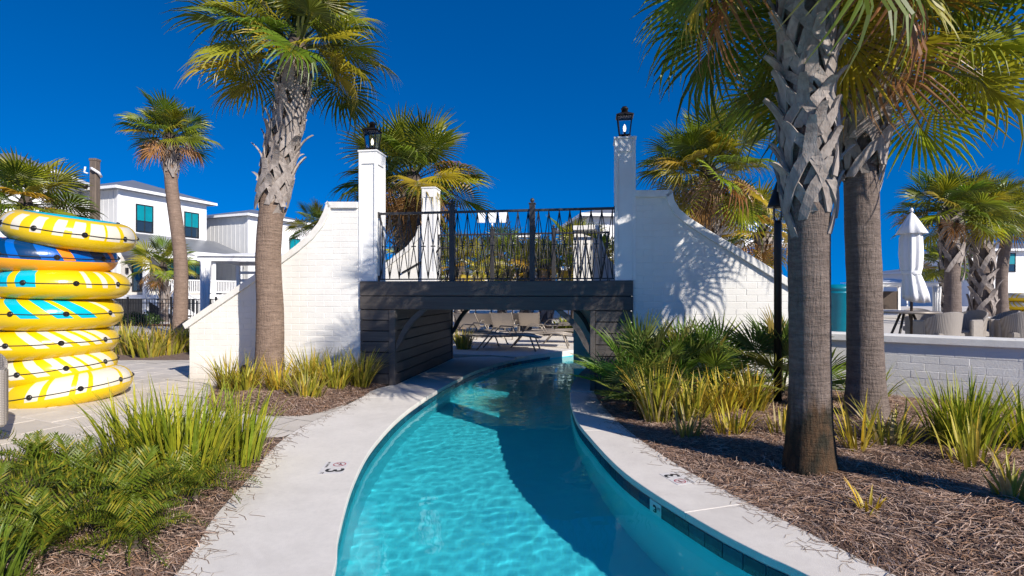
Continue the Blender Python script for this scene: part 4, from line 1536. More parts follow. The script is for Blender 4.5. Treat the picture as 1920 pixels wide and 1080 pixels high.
# pine straw scattered over the beds
def straw(name, poly, hf, n, seed, bbox, dens=None, lmin=.06, lmax=.19, w=.0016):
    rs = np.random.RandomState(seed)
    V = []; F = []; T = []
    cols = np.array([(.40, .285, .225), (.52, .40, .335), (.26, .175, .135), (.64, .52, .45), (.17, .11, .09), (.42, .27, .18)])
    cnt = 0
    while cnt < n:
        x = rs.uniform(bbox[0], bbox[1]); y = bbox[2]+(bbox[3]-bbox[2])*rs.rand()**1.5
        if not inside((x, y), poly): continue
        cnt += 1
        L = rs.uniform(lmin, lmax); a = rs.uniform(0, 2*PI) if rs.rand() < .6 else rs.normal(2.4+2*noise.noise((x*1.5, y*1.5, 0)), .5)
        z0 = hf(x, y)+rs.uniform(.0, .018)
        cur = rs.normal(0, .45); ww = w*rs.uniform(.7, 1.5)
        lift = abs(rs.normal(0, .014)); tl = rs.normal(0, .05)
        b = len(V)
        px, py = x-math.cos(a)*L/2, y-math.sin(a)*L/2
        for k in range(4):
            t = k/3
            aa = a+cur*(t-.5)
            nx, ny = -math.sin(aa)*ww, math.cos(aa)*ww
            z = z0+lift*math.sin(t*PI)+tl*L*(t-.5)
            V.append((px+nx, py+ny, z)); V.append((px-nx, py-ny, z+ww*.8))
            px += math.cos(aa)*L/3; py += math.sin(aa)*L/3
        for k in range(3):
            F.append((b+2*k, b+2*k+1, b+2*k+3, b+2*k+2))
        c = cols[rs.randint(len(cols))]*np.array((.92, .84, .78))*rs.uniform(.7, 1.25)
        T += [(c[0], c[1], c[2], 1)]*8
    m = MB(); m.v = V; m.f = F
    me = m.mesh(name, M['straw'], False, fix=False)
    set_color(me, T)
    o = link(name, me)
    tag(o, kind='stuff')
    return o
o = straw('pine_straw', BED_R, bed_h, 62000, 1, (1.0, 5.6, 2.3, 7.4))
tag(o, 'grey brown pine straw covering the right bed', 'pine straw')
o = straw('pine_straw', BED_L, bed_h2, 16000, 2, (-4.6, -1.7, 2.2, 5.3))
tag(o, 'brown pine straw under the plants of the left front bed', 'pine straw')
o = straw('pine_straw', BED_W, bed_h3, 14000, 3, (-4.6, -1.9, 6.2, 8.8))
tag(o, 'brown pine straw in the bed along the left wall', 'pine straw')

# stray needles blown onto the walk and the coping
def stray(label, line, side, n, seed):
    rs = random.Random(seed); V = []; F = []; T = []
    st = walk(line, .01)
    st = [q for q in st if 2.3 < q[1] < 7.8]
    for i in range(n):
        x, y, a = rs.choice(st)
        d = abs(rs.gauss(0, .09))*side
        x -= math.sin(a)*d; y += math.cos(a)*d
        L = rs.uniform(.04, .15); q = rs.uniform(0, PI); c, s_ = math.cos(q), math.sin(q)
        b = len(V); w = .0016
        cv = rs.uniform(-.02, .02)
        for t in (-.5, 0, .5):
            px, py = x+c*L*t-s_*cv*(1-4*t*t), y+s_*L*t+c*cv*(1-4*t*t)
            V += [(px-s_*w, py+c*w, .003), (px+s_*w, py-c*w, .004)]
        F += [(b, b+1, b+3, b+2), (b+2, b+3, b+5, b+4)]
        g = rs.uniform(.6, 1.2)
        T += [(.30*g, .20*g, .14*g, 1)]*6
    m = MB(); m.v = V; m.f = F
    me = m.mesh('stray_straw', M['straw'], False, fix=False); set_color(me, T)
    tag(link('stray_straw', me), label, 'pine straw', kind='stuff')
stray('stray pine needles along the edge of the left walk', LEFT_OUT, -1, 420, 7)
stray('stray pine needles along the edge of the right coping', RIGHT_OUT, 1, 320, 8)
# ================================================================== INFLATABLE TUBES
def tube_mat(name, base, under, stripes, slant, v0, v1, topc=None):
    """vinyl print: blocks (u0, u1, colour) leaning by slant on the upper flank, twice round the ring"""
    t = NT(name)
    uv = t.node('ShaderNodeUVMap', uv_map='UVMap').outputs[0]
    sx = t.node('ShaderNodeSeparateXYZ'); t.L(uv, sx.inputs[0])
    u, v = sx.outputs[0], sx.outputs[1]
    uu = t.math('MULTIPLY_ADD', t.math('FRACT', t.math('MULTIPLY', t.math('SUBTRACT', u, .25), 2.0)), .5, .25)
    q = t.math('MULTIPLY_ADD', t.math('SUBTRACT', v, v0), -slant, uu)
    q = t.math('MULTIPLY_ADD', t.noise(t.objco(), 7, 2), .006, q)
    c = t.mix(t.math('GREATER_THAN', v, -.02), under, base)
    if topc:
        c = t.mix(t.math('GREATER_THAN', v, .25), c, topc)
    band = t.math('MULTIPLY', t.math('GREATER_THAN', v, v0), t.math('LESS_THAN', v, v1))
    for (a, b_, col) in stripes:
        k = t.math('MULTIPLY', t.math('GREATER_THAN', q, a), t.math('LESS_THAN', q, b_))
        c = t.mix(t.math('MULTIPLY', k, band), c, col)
    t.base(c)
    t.set(Roughness=.26, Specular_IOR_Level=.5)
    wr = t.noise(t.mapped(uv, (70, 5, 1)), 1.0, 3)
    t.bump(t.math('MULTIPLY_ADD', wr, .45, t.noise(t.objco(), 9, 3)), .22, .012)
    return t.m
YEL = (.72, .49, .003); WHT = (.66, .61, .50); CYA = (.0, .42, .56); NAV = (.0, .035, .12); ORA = (.78, .22, .01)
def W(*p): return [(a, b, WHT) for a, b in p]
def C(*p): return [(a, b, CYA) for a, b in p]
TM = [tube_mat('tube_print_1', YEL, YEL, W((.30, .325), (.36, .388), (.415, .442), (.466, .49), (.507, .535), (.547, .583), (.590, .628), (.642, .70)), 0.03, -.025, .16, CYA),
      tube_mat('tube_print_2', (.0, .10, .42), (.80, .34, .01), [(.33, .36, NAV), (.404, .447, NAV), (.468, .508, NAV), (.55, .575, ORA), (.62, .66, NAV), (.68, .70, ORA)], -.12, -.015, .30),
      tube_mat('tube_print_3', YEL, YEL, C((.27, .315), (.345, .388), (.409, .455))+W((.56, .572), (.60, .614), (.64, .652)), -.05, -.03, .19),
      tube_mat('tube_print_4', YEL, YEL, C((.36, .40), (.448, .485), (.518, .553), (.570, .608))+W((.655, .67),), -.30, -.03, .24),
      tube_mat('tube_print_5', YEL, YEL, W((.33, .365), (.41, .441), (.487, .513), (.538, .562), (.578, .602), (.617, .637), (.650, .68)), -.26, -.03, .20),
      tube_mat('tube_print_6', YEL, YEL, W((.34, .37), (.405, .443), (.471, .50), (.527, .550), (.566, .593), (.604, .635), (.65, .69)), -.22, -.035, .22),
      tube_mat('tube_print_7', YEL, YEL, W((.323, .35), (.41, .442), (.458, .508), (.522, .548), (.560, .64), (.652, .70)), .10, -.03, .24, CYA)]
def torus_mesh(name, m, Rr, rr, nu=96, nv=36, squash=.95, seed=0):
    vs = []; fs = []; uv = []
    for i in range(nu+1):
        a = 2*PI*i/nu
        for j in range(nv+1):
            b = 2*PI*(j/nv-.5)
            w = 1+.012*noise.noise((math.cos(a)*1.5+seed*3, math.sin(a)*1.5, math.sin(b)))
            rad = Rr+rr*w*math.cos(b)
            vs.append((rad*math.cos(a), rad*math.sin(a), rr*squash*w*math.sin(b)))
            uv.append((i/nu, j/nv-.5))
    k = nv+1
    for i in range(nu):
        for j in range(nv):
            fs.append((i*k+j, (i+1)*k+j, (i+1)*k+j+1, i*k+j+1))
    me = bpy.data.meshes.new(name)
    me.from_pydata(vs, [], fs)
    me.materials.append(m)
    ul = me.uv_layers.new(name='UVMap')
    li = np.zeros(len(me.loops), dtype=np.int32); me.loops.foreach_get('vertex_index', li)
    ul.data.foreach_set('uv', np.asarray(uv, dtype=np.float32)[li].ravel())
    me.polygons.foreach_set('use_smooth', [True]*len(me.polygons))
    me.update()
    return me
def pool_tube(label, m, loc, tilt, Rr=.60, rr=.225, seed=0, rz=0.0, detail=True, squash=.95, group='stack of inflatable tubes by the paved court'):
    root = empty('swim_tube', loc)
    root.rotation_euler = (tilt[0], tilt[1], 0)
    tag(root, label, 'swim tube', group)
    o = link('ring', torus_mesh('ring', m, Rr, rr, seed=seed, squash=squash, nu=96 if detail else 40, nv=36 if detail else 16), root, rot=(0, 0, rz))
    if not detail: return root
    rp = []
    r = random.Random(seed)
    ng = 9
    for i in range(ng*8+1):
        a = 2*PI*i/(ng*8)
        sag = .035*abs(math.sin(a*ng/2))
        b = .10-sag
        rp.append(((Rr+(rr+.006)*math.cos(b))*math.cos(a), (Rr+(rr+.006)*math.cos(b))*math.sin(a), (rr+.006)*squash*math.sin(b)))
    MB().tube(rp, .0055, 6).obj('rope', M['hemp'], root, True)
    for i in range(ng):
        a = 2*PI*i/ng
        g = MB().lathe([(.034, -.006), (.034, .004), (.026, .010), (.012, .018), (.012, .022)], 14)
        e = Matrix.Rotation(a, 3, 'Z') @ Matrix.Rotation(R(84), 3, 'Y')
        b = .10
        q = g.obj('grommet', M['vinyl_black'], root, True, loc=((Rr+rr*math.cos(b))*math.cos(a), (Rr+rr*math.cos(b))*math.sin(a), rr*squash*math.sin(b)), rot=e.to_euler())
    MB().lathe([(.022, 0), (.022, .014), (.012, .02)], 12).obj('valve', M['vinyl_black'], root, True, loc=((Rr-.02)*math.cos(.8), (Rr-.02)*math.sin(.8), rr*squash-.002))
    return root
TY = 7.35
def tube_at(px, py):
    return far(px, py, TY)
for i, (x0, x1, yc, tilt, hgt, lab, R_) in enumerate([
        (19, 251, 435, (.045, .16), 66, 'topmost yellow tube with white blocks tilting to the right', 1),
        (-46, 212, 479, (.05, .085), 62, 'blue tube with an orange underside second from the top', 1),
        (-1, 237, 534, (.0, .015), 58, 'yellow tube with two cyan blocks third from the top', 1),
        (-24, 223, 587, (.0, .02), 62, 'yellow tube with slanted cyan stripes in the middle of the stack', 1),
        (-32, 214, 641, (.0, -.02), 58, 'yellow tube with slanted white stripes third from the bottom', 1),
        (-8, 213, 690, (.03, -.10), 60, 'yellow tube with white stripes resting on the bottom tube', 1),
        (11, 243, 727, (.04, -.13), 62, 'bottom yellow tube with broad white print lying on the pavers', 1)]):
    c = tube_at((x0+x1)/2, yc)
    ro = (x1-x0)/2*TY/1000*.87
    rr = .222
    pool_tube(lab, TM[i], c, tilt, ro-rr, rr, seed=i+1, rz=R(128), squash=.92 if i not in (2, 4) else .86)
# far tubes at the right edge
for i, z in enumerate((.62, .95, 1.27)):
    p = far(1925, 565, 20.0)
    pool_tube(('lowest', 'middle', 'uppermost')[i]+' tube of the far yellow stack at the right edge', TM[4+i], (p.x+.05, 20, z), (0, 0), .5, .17, seed=20+i, detail=False, group='far stack of yellow tubes')

# ================================================================== FURNITURE
def wicker_chair(label, x, y, z, rz, s=1.0, group='wicker chairs on the patio'):
    """barrel-backed woven armchair; it faces +y of its own"""
    root = empty('wicker_chair', (x, y, z), rz)
    root.scale = (s, s, s)
    tag(root, label, 'chair', group)
    m = MB(); n = 24; vs = []
    for k in range(n+1):
        a = PI+PI*k/n                      # back half circle
        t = abs(k/n-.5)*2
        top = .80-.16*t**2.2
        flare = .035
        for rad, zz in ((.29, .16), (.30, .42), (.30+flare, top), (.275+flare, top+.012), (.262, .42), (.255, .16)):
            vs.append((rad*math.cos(a), rad*math.sin(a)*.95, zz))
    fs = []
    for k in range(n):
        for j in range(5):
            fs.append((k*6+j, (k+1)*6+j, (k+1)*6+j+1, k*6+j+1))
        fs.append((k*6+5, (k+1)*6+5, (k+1)*6, k*6))
    fs += [tuple(range(6)), tuple(n*6+j for j in range(5, -1, -1))]
    m.add(vs, fs).obj('backrest', M['wicker'], root, smooth=False)
    # arms going forward
    for sx in (-1, 1):
        MB().cbox(sx*.305-.035, sx*.305+.035, 0.002, .27, .16, .64, .02).obj('arm', M['wicker'], root)
    MB().cbox(-.268, .268, -.24, .27, .30, .41, .02).obj('seat', M['wicker'], root)
    for sx, sy in ((-1, -.75), (1, -.75), (-1, 1), (1, 1)):
        MB().bar((sx*.235, sy*.24, .20), (sx*.25, sy*.255, 0), .035, .035).obj('leg', M['lounger_frame'], root)
    return root
def pt_on(px, Y): return ((px-960)/1000*Y, Y)
x, y = pt_on(1764, 9.0); wicker_chair('pale wicker chair with its back turned left of centre above the low wall', x, y, .40, R(5), .90)
x, y = pt_on(1812, 9.5); wicker_chair('wicker chair seen from the side right of the pale chair back', x, y, .40, R(100), .90)
x, y = pt_on(1872, 9.6); wicker_chair('wicker chair turned sideways near the right picture edge', x, y, .40, R(70), .90)
x, y = pt_on(1912, 9.2); wicker_chair('wicker chair cut off by the right picture edge', x, y, .40, R(-10), .90)
x, y = pt_on(1728, 10.6); wicker_chair('dim wicker chair on the far side of the parasol table', x, y, .40, R(170), .90)
wicker_chair('grey wicker chair cut off by the left picture edge beside the tubes', -5.26, 5.02, 0.0, R(-140), 1.12, group='wicker chair on the court')

def round_table(label, x, y, z):
    root = empty('patio_table', (x, y, z))
    tag(root, label, 'table')
    MB().lathe([(.50, .66), (.525, .67), (.525, .69), (.50, .70)], 36).obj('table_top', M['lounger_frame'], root, True)
    for k in range(4):
        a = k*PI/2+.5
        MB().tube([(.1*math.cos(a), .1*math.sin(a), .66), (.22*math.cos(a), .22*math.sin(a), .35), (.36*math.cos(a), .36*math.sin(a), 0)], .022, 8).obj('leg', M['iron'], root, True)
tx, ty = pt_on(1700, 10.0)
round_table('grey round table under the closed parasol', tx, ty, .40)

def parasol(label, x, y, z, h, s=1.0, group='closed white parasols', detail=True, lean=0.0):
    root = empty('parasol', (x, y, z))
    tag(root, label, 'parasol', group)
    MB().tube([(0, 0, 0), (0, 0, h)], .024*s, 10).obj('pole', M['slat_wood'], root, True)
    n = 48 if detail else 24
    z0 = h-1.58*s
    prof = [(.06, 1.56), (.07, 1.45), (.16, 1.2), (.17, .9), (.155, .62), (.125, .50), (.155, .34), (.185, .12), (.19, 0), (.16, .02), (.08, .35)]
    vs = []
    for i, (rad, zz) in enumerate(prof):
        for k in range(n):
            a = 2*PI*k/n
            pl = 1+(.16 if rad > .1 else .05)*math.sin(a*8+i*.15)+.07*math.sin(a*3+i*.4)
            sh = lean*max(0, .5-zz)*1.0
            vs.append((rad*s*pl*math.cos(a)+sh*.3, rad*s*pl*math.sin(a), z0+zz*s+(.05*math.sin(a) if zz < .05 else 0)))
    fs = [(i*n+k, i*n+(k+1) % n, (i+1)*n+(k+1) % n, (i+1)*n+k) for i in range(len(prof)-1) for k in range(n)]
    MB().add(vs, fs).obj('folded_canopy', M['canvas'], root, True)
    vs = []
    cp = [(.012, 1.68), (.06, 1.62), (.15, 1.46), (.245, 1.27), (.235, 1.265)]
    for i, (rad, zz) in enumerate(cp):
        for k in range(n):
            a = 2*PI*k/n
            pl = 1+.07*math.cos(a*8)*(i/3)
            vs.append((rad*s*pl*math.cos(a), rad*s*pl*math.sin(a), z0+zz*s))
    fs = [(i*n+k, i*n+(k+1) % n, (i+1)*n+(k+1) % n, (i+1)*n+k) for i in range(len(cp)-1) for k in range(n)]
    MB().add(vs, fs).obj('vent_cap', M['canvas'], root, True)
    MB().lathe([(.03, 1.66), (.03, 1.70), (.012, 1.73)], 10, (0, 0, z0) if s == 1 else (0, 0, z0)).obj('finial', M['canvas'], root, True) if detail else None
    MB().lathe([(.145*s, .49*s), (.158*s, .52*s), (.150*s, .56*s)], 24, (0, 0, z0), cap=False).obj('tie_band', M['canvas'], root, True)
    MB().lathe([(.25*s, 0), (.25*s, .05), (.05*s, .07), (.04*s, .25)], 20).obj('base', M['iron'], root, True)
x, y = pt_on(1709, 10.0)
parasol('closed white parasol with a flared cap rising above the low wall', x, y, .40, 2.45, .98, lean=.55)
for i, (px, Y) in enumerate(((892, 24), (921, 22), (961, 25), (979, 24), (1011, 23), (1029, 20), (1051, 24), (1066, 22))):
    x, y = pt_on(px, Y)
    parasol(('first', 'second', 'third', 'fourth', 'fifth', 'sixth', 'seventh', 'eighth')[i]+' closed parasol from the left seen under the bridge', x, y, 0, 2.55, 1.0, detail=False, group='far closed parasols beyond the bridge')

def lounger(label, x, y, rz, back=0.0, z=.03):
    """sling pool lounger, head towards -x of its own"""
    root = empty('lounger', (x, y, z), rz)
    tag(root, label, 'lounger', 'pool loungers beyond the bridge')
    b = back
    hx, hz = -.15-.80*math.cos(b), .36+.80*math.sin(b)
    for sy in (-.32, .32):
        MB().tube([(hx, sy, hz), (-.15, sy, .36), (.6, sy, .38), (1.0, sy, .33)], .02, 8).obj('side_rail', M['lounger_frame'], root, True)
        MB().tube([(.78, sy, .35), (.92, sy, 0)], .02, 8).obj('leg', M['lounger_frame'], root, True)
        MB().tube([(-.25, sy, .36), (-.55, sy, 0)], .02, 8).obj('leg', M['lounger_frame'], root, True)
        MB().tube([(-.25, sy, .40), (-.1, sy*1.08, .56), (.22, sy*1.08, .55), (.32, sy, .38)], .016, 8).obj('armrest', M['lounger_frame'], root, True)
    m = MB()
    vs = []
    line = [(hx, hz), ((hx-.15)/2, (hz+.36)/2-.02), (-.15, .355), (.25, .345), (.6, .372), (1.0, .325)]
    for x_, z_ in line:
        for y_ in (-.31, 0, .31):
            vs.append((x_, y_, z_-(.015 if y_ == 0 else 0)))
    for x_, z_ in line:
        for y_ in (-.31, 0, .31):
            vs.append((x_, y_, z_-.012-(.015 if y_ == 0 else 0)))
    fs = []
    for i in range(5):
        for j in range(2):
            a = i*3+j
            fs += [(a, a+1, a+4, a+3), (18+a, 18+a+3, 18+a+4, 18+a+1)]
    m.add(vs, fs).obj('sling', M['lounger_mesh'], root, smooth=False)
for i, (px, py, rz, b, lab) in enumerate([
        (940, 655, -12, 0, 'flat lounger nearest the far pool edge'),
        (1000, 650, -8, 0, 'flat lounger second nearest the far pool edge'),
        (1058, 643, -10, 0, 'flat shaded lounger beside the right brace'),
        (885, 645, -20, 0, 'flat lounger by the far left pier corner'),
        (884, 634, 78, .60, 'raised lounger back leftmost under the bridge'),
        (946, 634, 82, .62, 'raised lounger back in the middle under the bridge'),
        (994, 630, 84, .58, 'raised lounger back right of the middle one'),
        (918, 626, 80, .5, 'raised lounger back behind and left of the middle one'),
        (968, 625, 80, .5, 'raised lounger back behind and right of the middle one'),
        (1035, 630, -5, .35, 'slightly raised lounger behind the shaded one')]):
    p = at(px, py, .03)
    lounger(lab, p.x, p.y, R(rz), b)

# torch post in the right bed
def torch():
    x, y = 3.18, 6.38
    root = empty('torch_lamp', (x, y, bed_h(x, y)-.01))
    tag(root, 'black torch post with a conical hood left of the mossy palm', 'lamp post')
    MB().lathe([(.044, 0), (.044, 2.15), (.038, 2.2)], 20).obj('post', M['black'], root, True)
    MB().lathe([(.034, 2.19), (.05, 2.22), (.056, 2.32), (.052, 2.36)], 20).obj('glass', M['lantern_glass'], root, True)
    for k in range(4):
        a = k*PI/2+.4
        MB().bar((.05*math.cos(a), .05*math.sin(a), 2.2), (.055*math.cos(a), .055*math.sin(a), 2.37), .008, .008).obj('strut', M['black'], root)
    MB().lathe([(.115, 2.36), (.118, 2.372), (.10, 2.42), (.045, 2.58), (.018, 2.66), (.004, 2.69)], 24).obj('hood', M['black'], root, True)
torch()
def uplight():
    root = empty('garden_spotlight', (-4.0, 7.98, .09), R(20))
    tag(root, 'small bronze garden spotlight at the foot of the left wall', 'spotlight')
    MB().tube([(0, 0, -.1), (0, 0, .14)], .012, 8).obj('stake', M['bronze'], root, True)
    MB().lathe([(.03, -.09), (.045, -.06), (.05, .05), (.062, .055), (.062, .075), (.05, .078)], 18).obj('head', M['bronze'], root, True, loc=(0, 0, .19), rot=(R(-70), 0, 0))
uplight()
def bin_():
    x, y = pt_on(1569, 10.4)
    root = empty('litter_bin', (x, y, .40))
    tag(root, 'teal litter bin glimpsed between the two big palm trunks', 'bin')
    MB().lathe([(.24, 0), (.27, .04), (.285, 1.10), (.30, 1.11), (.30, 1.15), (.27, 1.17), (.25, 1.20)], 28).obj('body', M['bin'], root, True)
    for zz in (.15, 1.02):
        MB().lathe([(.285, zz), (.296, zz+.01), (.296, zz+.035), (.285, zz+.045)], 28, cap=False).obj('band', M['bin'], root, True)
bin_()
def low_seat_wall():
    a = pt_on(1800, 13.5); b = pt_on(2020, 12.6)
    d = Vector(b)-Vector(a)
    root = empty('seat_wall', (a[0], a[1], .40), math.atan2(d.y, d.x))
    tag(root, 'white low seat wall behind the wicker chairs', 'wall')
    MB().cbox(0, d.length, 0, .35, 0, .36, .01).obj('core', M['brick'], root)
    MB().cbox(-.03, d.length+.03, -.03, .38, .36, .43, .01).obj('coping', M['coping'], root)
low_seat_wall()
# cabanas
def cabana(label, px0, px1, Y, ztop, z0, slat_m, rz, curtain=True, nsl=9, depth=2.4):
    a = far(px0, 500, Y); b = far(px1, 500, Y)
    w = (b.x-a.x)
    root = empty('cabana', (a.x, Y, z0), rz)
    tag(root, label, 'cabana')
    h = ztop-z0
    for x, y in ((0, 0), (w, 0), (0, depth), (w, depth)):
        MB().cbox(x-.05, x+.05, y-.05, y+.05, 0, h-.12, .006).obj('post', M['paint'], root)
    for y in (-.02, depth+.02):
        MB().cbox(-.12, w+.12, y-.04, y+.04, h-.125, h, .006).obj('beam', M['paint'], root)
    for x in (0, w):
        MB().cbox(x-.04, x+.04, .021, depth-.021, h-.12, h-.005, .006).obj('beam', M['paint'], root)
    rf = MB().add([(-.15, -.12, h+.01), (w+.15, -.12, h+.01), (w+.15, depth+.12, h+.05), (-.15, depth+.12, h+.05), (-.15, -.12, h+.03), (w+.15, -.12, h+.03), (w+.15, depth+.12, h+.07), (-.15, depth+.12, h+.07), (w/2, depth/2, h+.22)],
                  [(0,1,2,3),(0,4,5,1),(1,5,6,2),(2,6,7,3),(3,7,4,0),(4,5,8),(5,6,8),(6,7,8),(7,4,8)])
    rf.obj('roof', M['canvas'], root)
    for k in range(nsl):
        z = .35+(h-.7)*k/(nsl-1)
        MB().cbox(.05, w-.05, depth-.015, depth+.015, z-.045, z+.045, .004).obj('slat', slat_m, root)
    if curtain:
        for cx in (0.02, w-.05):
            vs = []; n = 20
            for k in range(n+1):
                a_ = k/n
                for zz, sp in ((h-.13, .30), (h*.45, .20), (.05, .28)):
                    vs.append((cx+(a_-.5)*sp+.1, -.09+.03*math.sin(a_*30)+.02*math.sin(a_*13+zz), zz))
            fs = [(k*3+j, (k+1)*3+j, (k+1)*3+j+1, k*3+j+1) for k in range(n) for j in range(2)]
            o = MB().add(vs, fs).obj('curtain', M['canvas'], root, True, fix=False)
            sm = o.modifiers.new('thick', 'SOLIDIFY'); sm.thickness = .006
cabana('white cabana with curtains behind the left wing wall', 380, 560, 14.5, 2.42, 0, M['paint'], R(6), nsl=8)
cabana('white cabana with dark slats behind the parasol table', 1640, 1742, 21.0, 1.80, .40, M['slat_wood'], R(-8), nsl=10)
cabana('small white slatted cabana far behind the middle of the railing', 963, 1010, 34.0, 5.1, 0, M['paint'], 0, curtain=False, nsl=4)

# black fence at the left
def fence():
    a = at(150, 612); b = at(420, 612)
    a = Vector((a.x-3, 22.5, 0)); b = Vector((-10.2, 20.5, 0))
    d = b-a
    root = empty('iron_fence', (a.x, a.y, 0), math.atan2(d.y, d.x))
    tag(root, 'thin black iron fence behind the left planting', 'fence')
    L = d.length
    for z in (.12, 1.02, 1.18):
        MB().cbox(0, L, -.015, .015, z-.015, z+.015, .002).obj('rail', M['black'], root)
    pk = MB().cbox(-.009, .009, -.009, .009, .05, 1.2, .002).mesh('picket', M['black'])
    n = int(L/.125)
    for k in range(n+1):
        link('picket', pk, root, (k*.125, 0, 0))
    for k in range(0, n+1, 16):
        MB().cbox(k*.125-.03, k*.125+.03, -.03, .03, 0, 1.28, .004).obj('post', M['black'], root)
fence()
# wooden utility pole
def pole():
    p = far(178, 300, 20.0)
    root = empty('timber_pole', (p.x, 20.0, 0))
    tag(root, 'weathered square timber pole with white fittings behind the tubes', 'pole')
    MB().cbox(-.125, .125, -.125, .125, -.05, p.z-.02, .03).obj('post', M['wood_pole'], root)
    MB().cbox(-.14, .14, -.14, .14, p.z-.06, p.z+.04, .02).obj('pole_cap', M['wood_pole'], root)
    MB().tube([(.02, -.2, p.z-.35), (.15, -.24, p.z-.42), (.22, -.1, p.z-.5), (.2, .05, p.z-.62)], .05, 8).obj('fitting', M['canvas'], root, True)
    MB().tube([(-.2, -.2, p.z-.3), (-.24, -.2, p.z-.5), (-.1, -.22, p.z-.55)], .03, 8).obj('fitting', M['canvas'], root, True)
    MB().tube([(-.18, -.16, p.z-1.05), (-.34, -.18, p.z-.98)], .09, 10).obj('floodlight', M['bronze'], root, True)
pole()
# three white box-shaped panels on a frame beyond the railing
def panels3():
    Y = 40.0
    c = far(923, 407, Y)
    root = empty('panel_frame', (c.x, Y, 0))
    tag(root, 'three white box-shaped panels on a frame high behind the railing', 'light frame')
    zz = c.z
    MB().cbox(-.06, .06, -.06, .06, 0, zz+.3, .01).obj('post', M['paint'], root)
    MB().cbox(-1.2, 1.2, -.03, .03, zz+.38, zz+.46, .01).obj('cross_bar', M['siding_shade_grey'], root)
    for k in (-1, 0, 1):
        x = k*.82
        m = MB().add([(x-.26, -.1, zz-.42), (x+.26, -.1, zz-.42), (x+.26, .1, zz-.42), (x-.26, .1, zz-.42), (x-.33, -.14, zz+.38), (x+.33, -.14, zz+.38), (x+.33, .14, zz+.38), (x-.33, .14, zz+.38)],
                     [(0,3,2,1),(4,5,6,7),(0,1,5,4),(1,2,6,5),(2,3,7,6),(3,0,4,7)])
        m.obj('box_panel', M['canvas'], root)
panels3()
# ================================================================== HOUSES
def window_part(root, x, y, z, w, h, face_y, blind=.6, axis='x'):
    """a framed window on the wall plane y = face_y (axis 'x') or x = face_y (axis 'y') looking to the negative side"""
    def bx(a0, a1, d0, d1, z0, z1, c=.008):
        if axis == 'x': return MB().cbox(a0, a1, face_y-d1, face_y-d0, z0, z1, c)
        return MB().cbox(face_y-d1, face_y-d0, a0, a1, z0, z1, c)
    c0 = x
    wnd = bx(c0-w/2, c0+w/2, -.02, .012, z, z+h).obj('window', M['window'], root)
    t = .07
    bx(c0-w/2-t, c0-w/2, -.02, .05, z-t, z+h+t).obj('frame', M['frame_dark'], wnd)
    bx(c0+w/2, c0+w/2+t, -.02, .05, z-t, z+h+t).obj('frame', M['frame_dark'], wnd)
    bx(c0-w/2, c0+w/2, -.02, .05, z+h, z+h+t).obj('frame', M['frame_dark'], wnd)
    bx(c0-w/2, c0+w/2, -.02, .05, z-t, z).obj('frame', M['frame_dark'], wnd)
    bx(c0-w/2, c0+w/2, .0125, .03, z+h*(1-blind), z+h-.002).obj('shade', M['teal'], wnd)
    bx(c0-.025, c0+.025, .0135, .04, z, z+h-.001).obj('mullion', M['frame_dark'], wnd)
    bx(c0-w/2, c0+w/2, .0140, .042, z+h*(1-blind)-.02, z+h*(1-blind)+.02).obj('sash', M['frame_dark'], wnd)
def house(label, corner, fdir, flen, slen, eave, apex, wins, battens=True, over=.45, base=0.0, side_wins=(), side_shade=True):
    """corner: nearest corner; fdir: direction of the front away from it; the side runs to the left of that direction"""
    d = Vector(fdir).normalized()
    rz = math.atan2(d.y, d.x)
    root = empty('white_house', (corner[0], corner[1], 0), rz)
    tag(root, label, 'house', 'white houses around the resort')
    # local x along the front, y away from it
    MB().box(0, flen, 0, slen, base, eave).obj('wall', M['siding'], root)
    # roof: hip
    o = over
    rl = max(0, (flen-slen))/2
    if flen >= slen: r0, r1 = (slen/2, slen/2), (flen-slen/2, slen/2)
    else: r0, r1 = (flen/2, flen/2), (flen/2, slen-flen/2)
    vs = [(-o, -o, eave-.02), (flen+o, -o, eave-.02), (flen+o, slen+o, eave-.02), (-o, slen+o, eave-.02),
          (-o, -o, eave+.14), (flen+o, -o, eave+.14), (flen+o, slen+o, eave+.14), (-o, slen+o, eave+.14),
          (r0[0], r0[1], apex), (r1[0], r1[1], apex)]
    if flen >= slen: fs = [(4,5,9,8),(5,6,9),(6,7,8,9),(7,4,8)]
    else: fs = [(4,5,8),(5,6,9,8),(6,7,9),(7,4,8,9)]
    rf = MB().add(vs, fs+[(0,3,2,1)]).obj('roof', M['metal_roof'], root)
    fa = MB()
    fa.add([(v[0], v[1], v[2]) for v in vs[:8]], [(0,1,5,4),(1,2,6,5),(2,3,7,6),(3,0,4,7)])
    fo = fa.obj('fascia', M['siding'], rf)
    sm = fo.modifiers.new('thick', 'SOLIDIFY'); sm.thickness = .03; sm.offset = 1
    # standing seams on the front roof slope
    if battens:
        n = int(slen/.42)
        for k in range(1, n):
            MB().box(-.028, 0.01, k*.42-.028, k*.42+.028, base, eave-.02).obj('batten', M['siding_shade_grey'], root)  # battens in the same painted shade tone as the side sheet
        MB().box(-.012, -.001, .0, slen, base, eave-.021).obj('side_shade_panel', M['siding_shade_grey'], root)  # sheet over the white side wall, its eave shade painted as grey
        MB().box(-.035, .09, -.035, .09, base, eave-.021).obj('corner_board', M['siding'], root)
    for (x, z, w, h) in wins:
        window_part(root, x, 0, z, w, h, 0.0)
    for (y, z, w, h) in side_wins:
        window_part(root, y, 0, z, w, h, -.03 if battens else 0.0, axis='y')
    return root

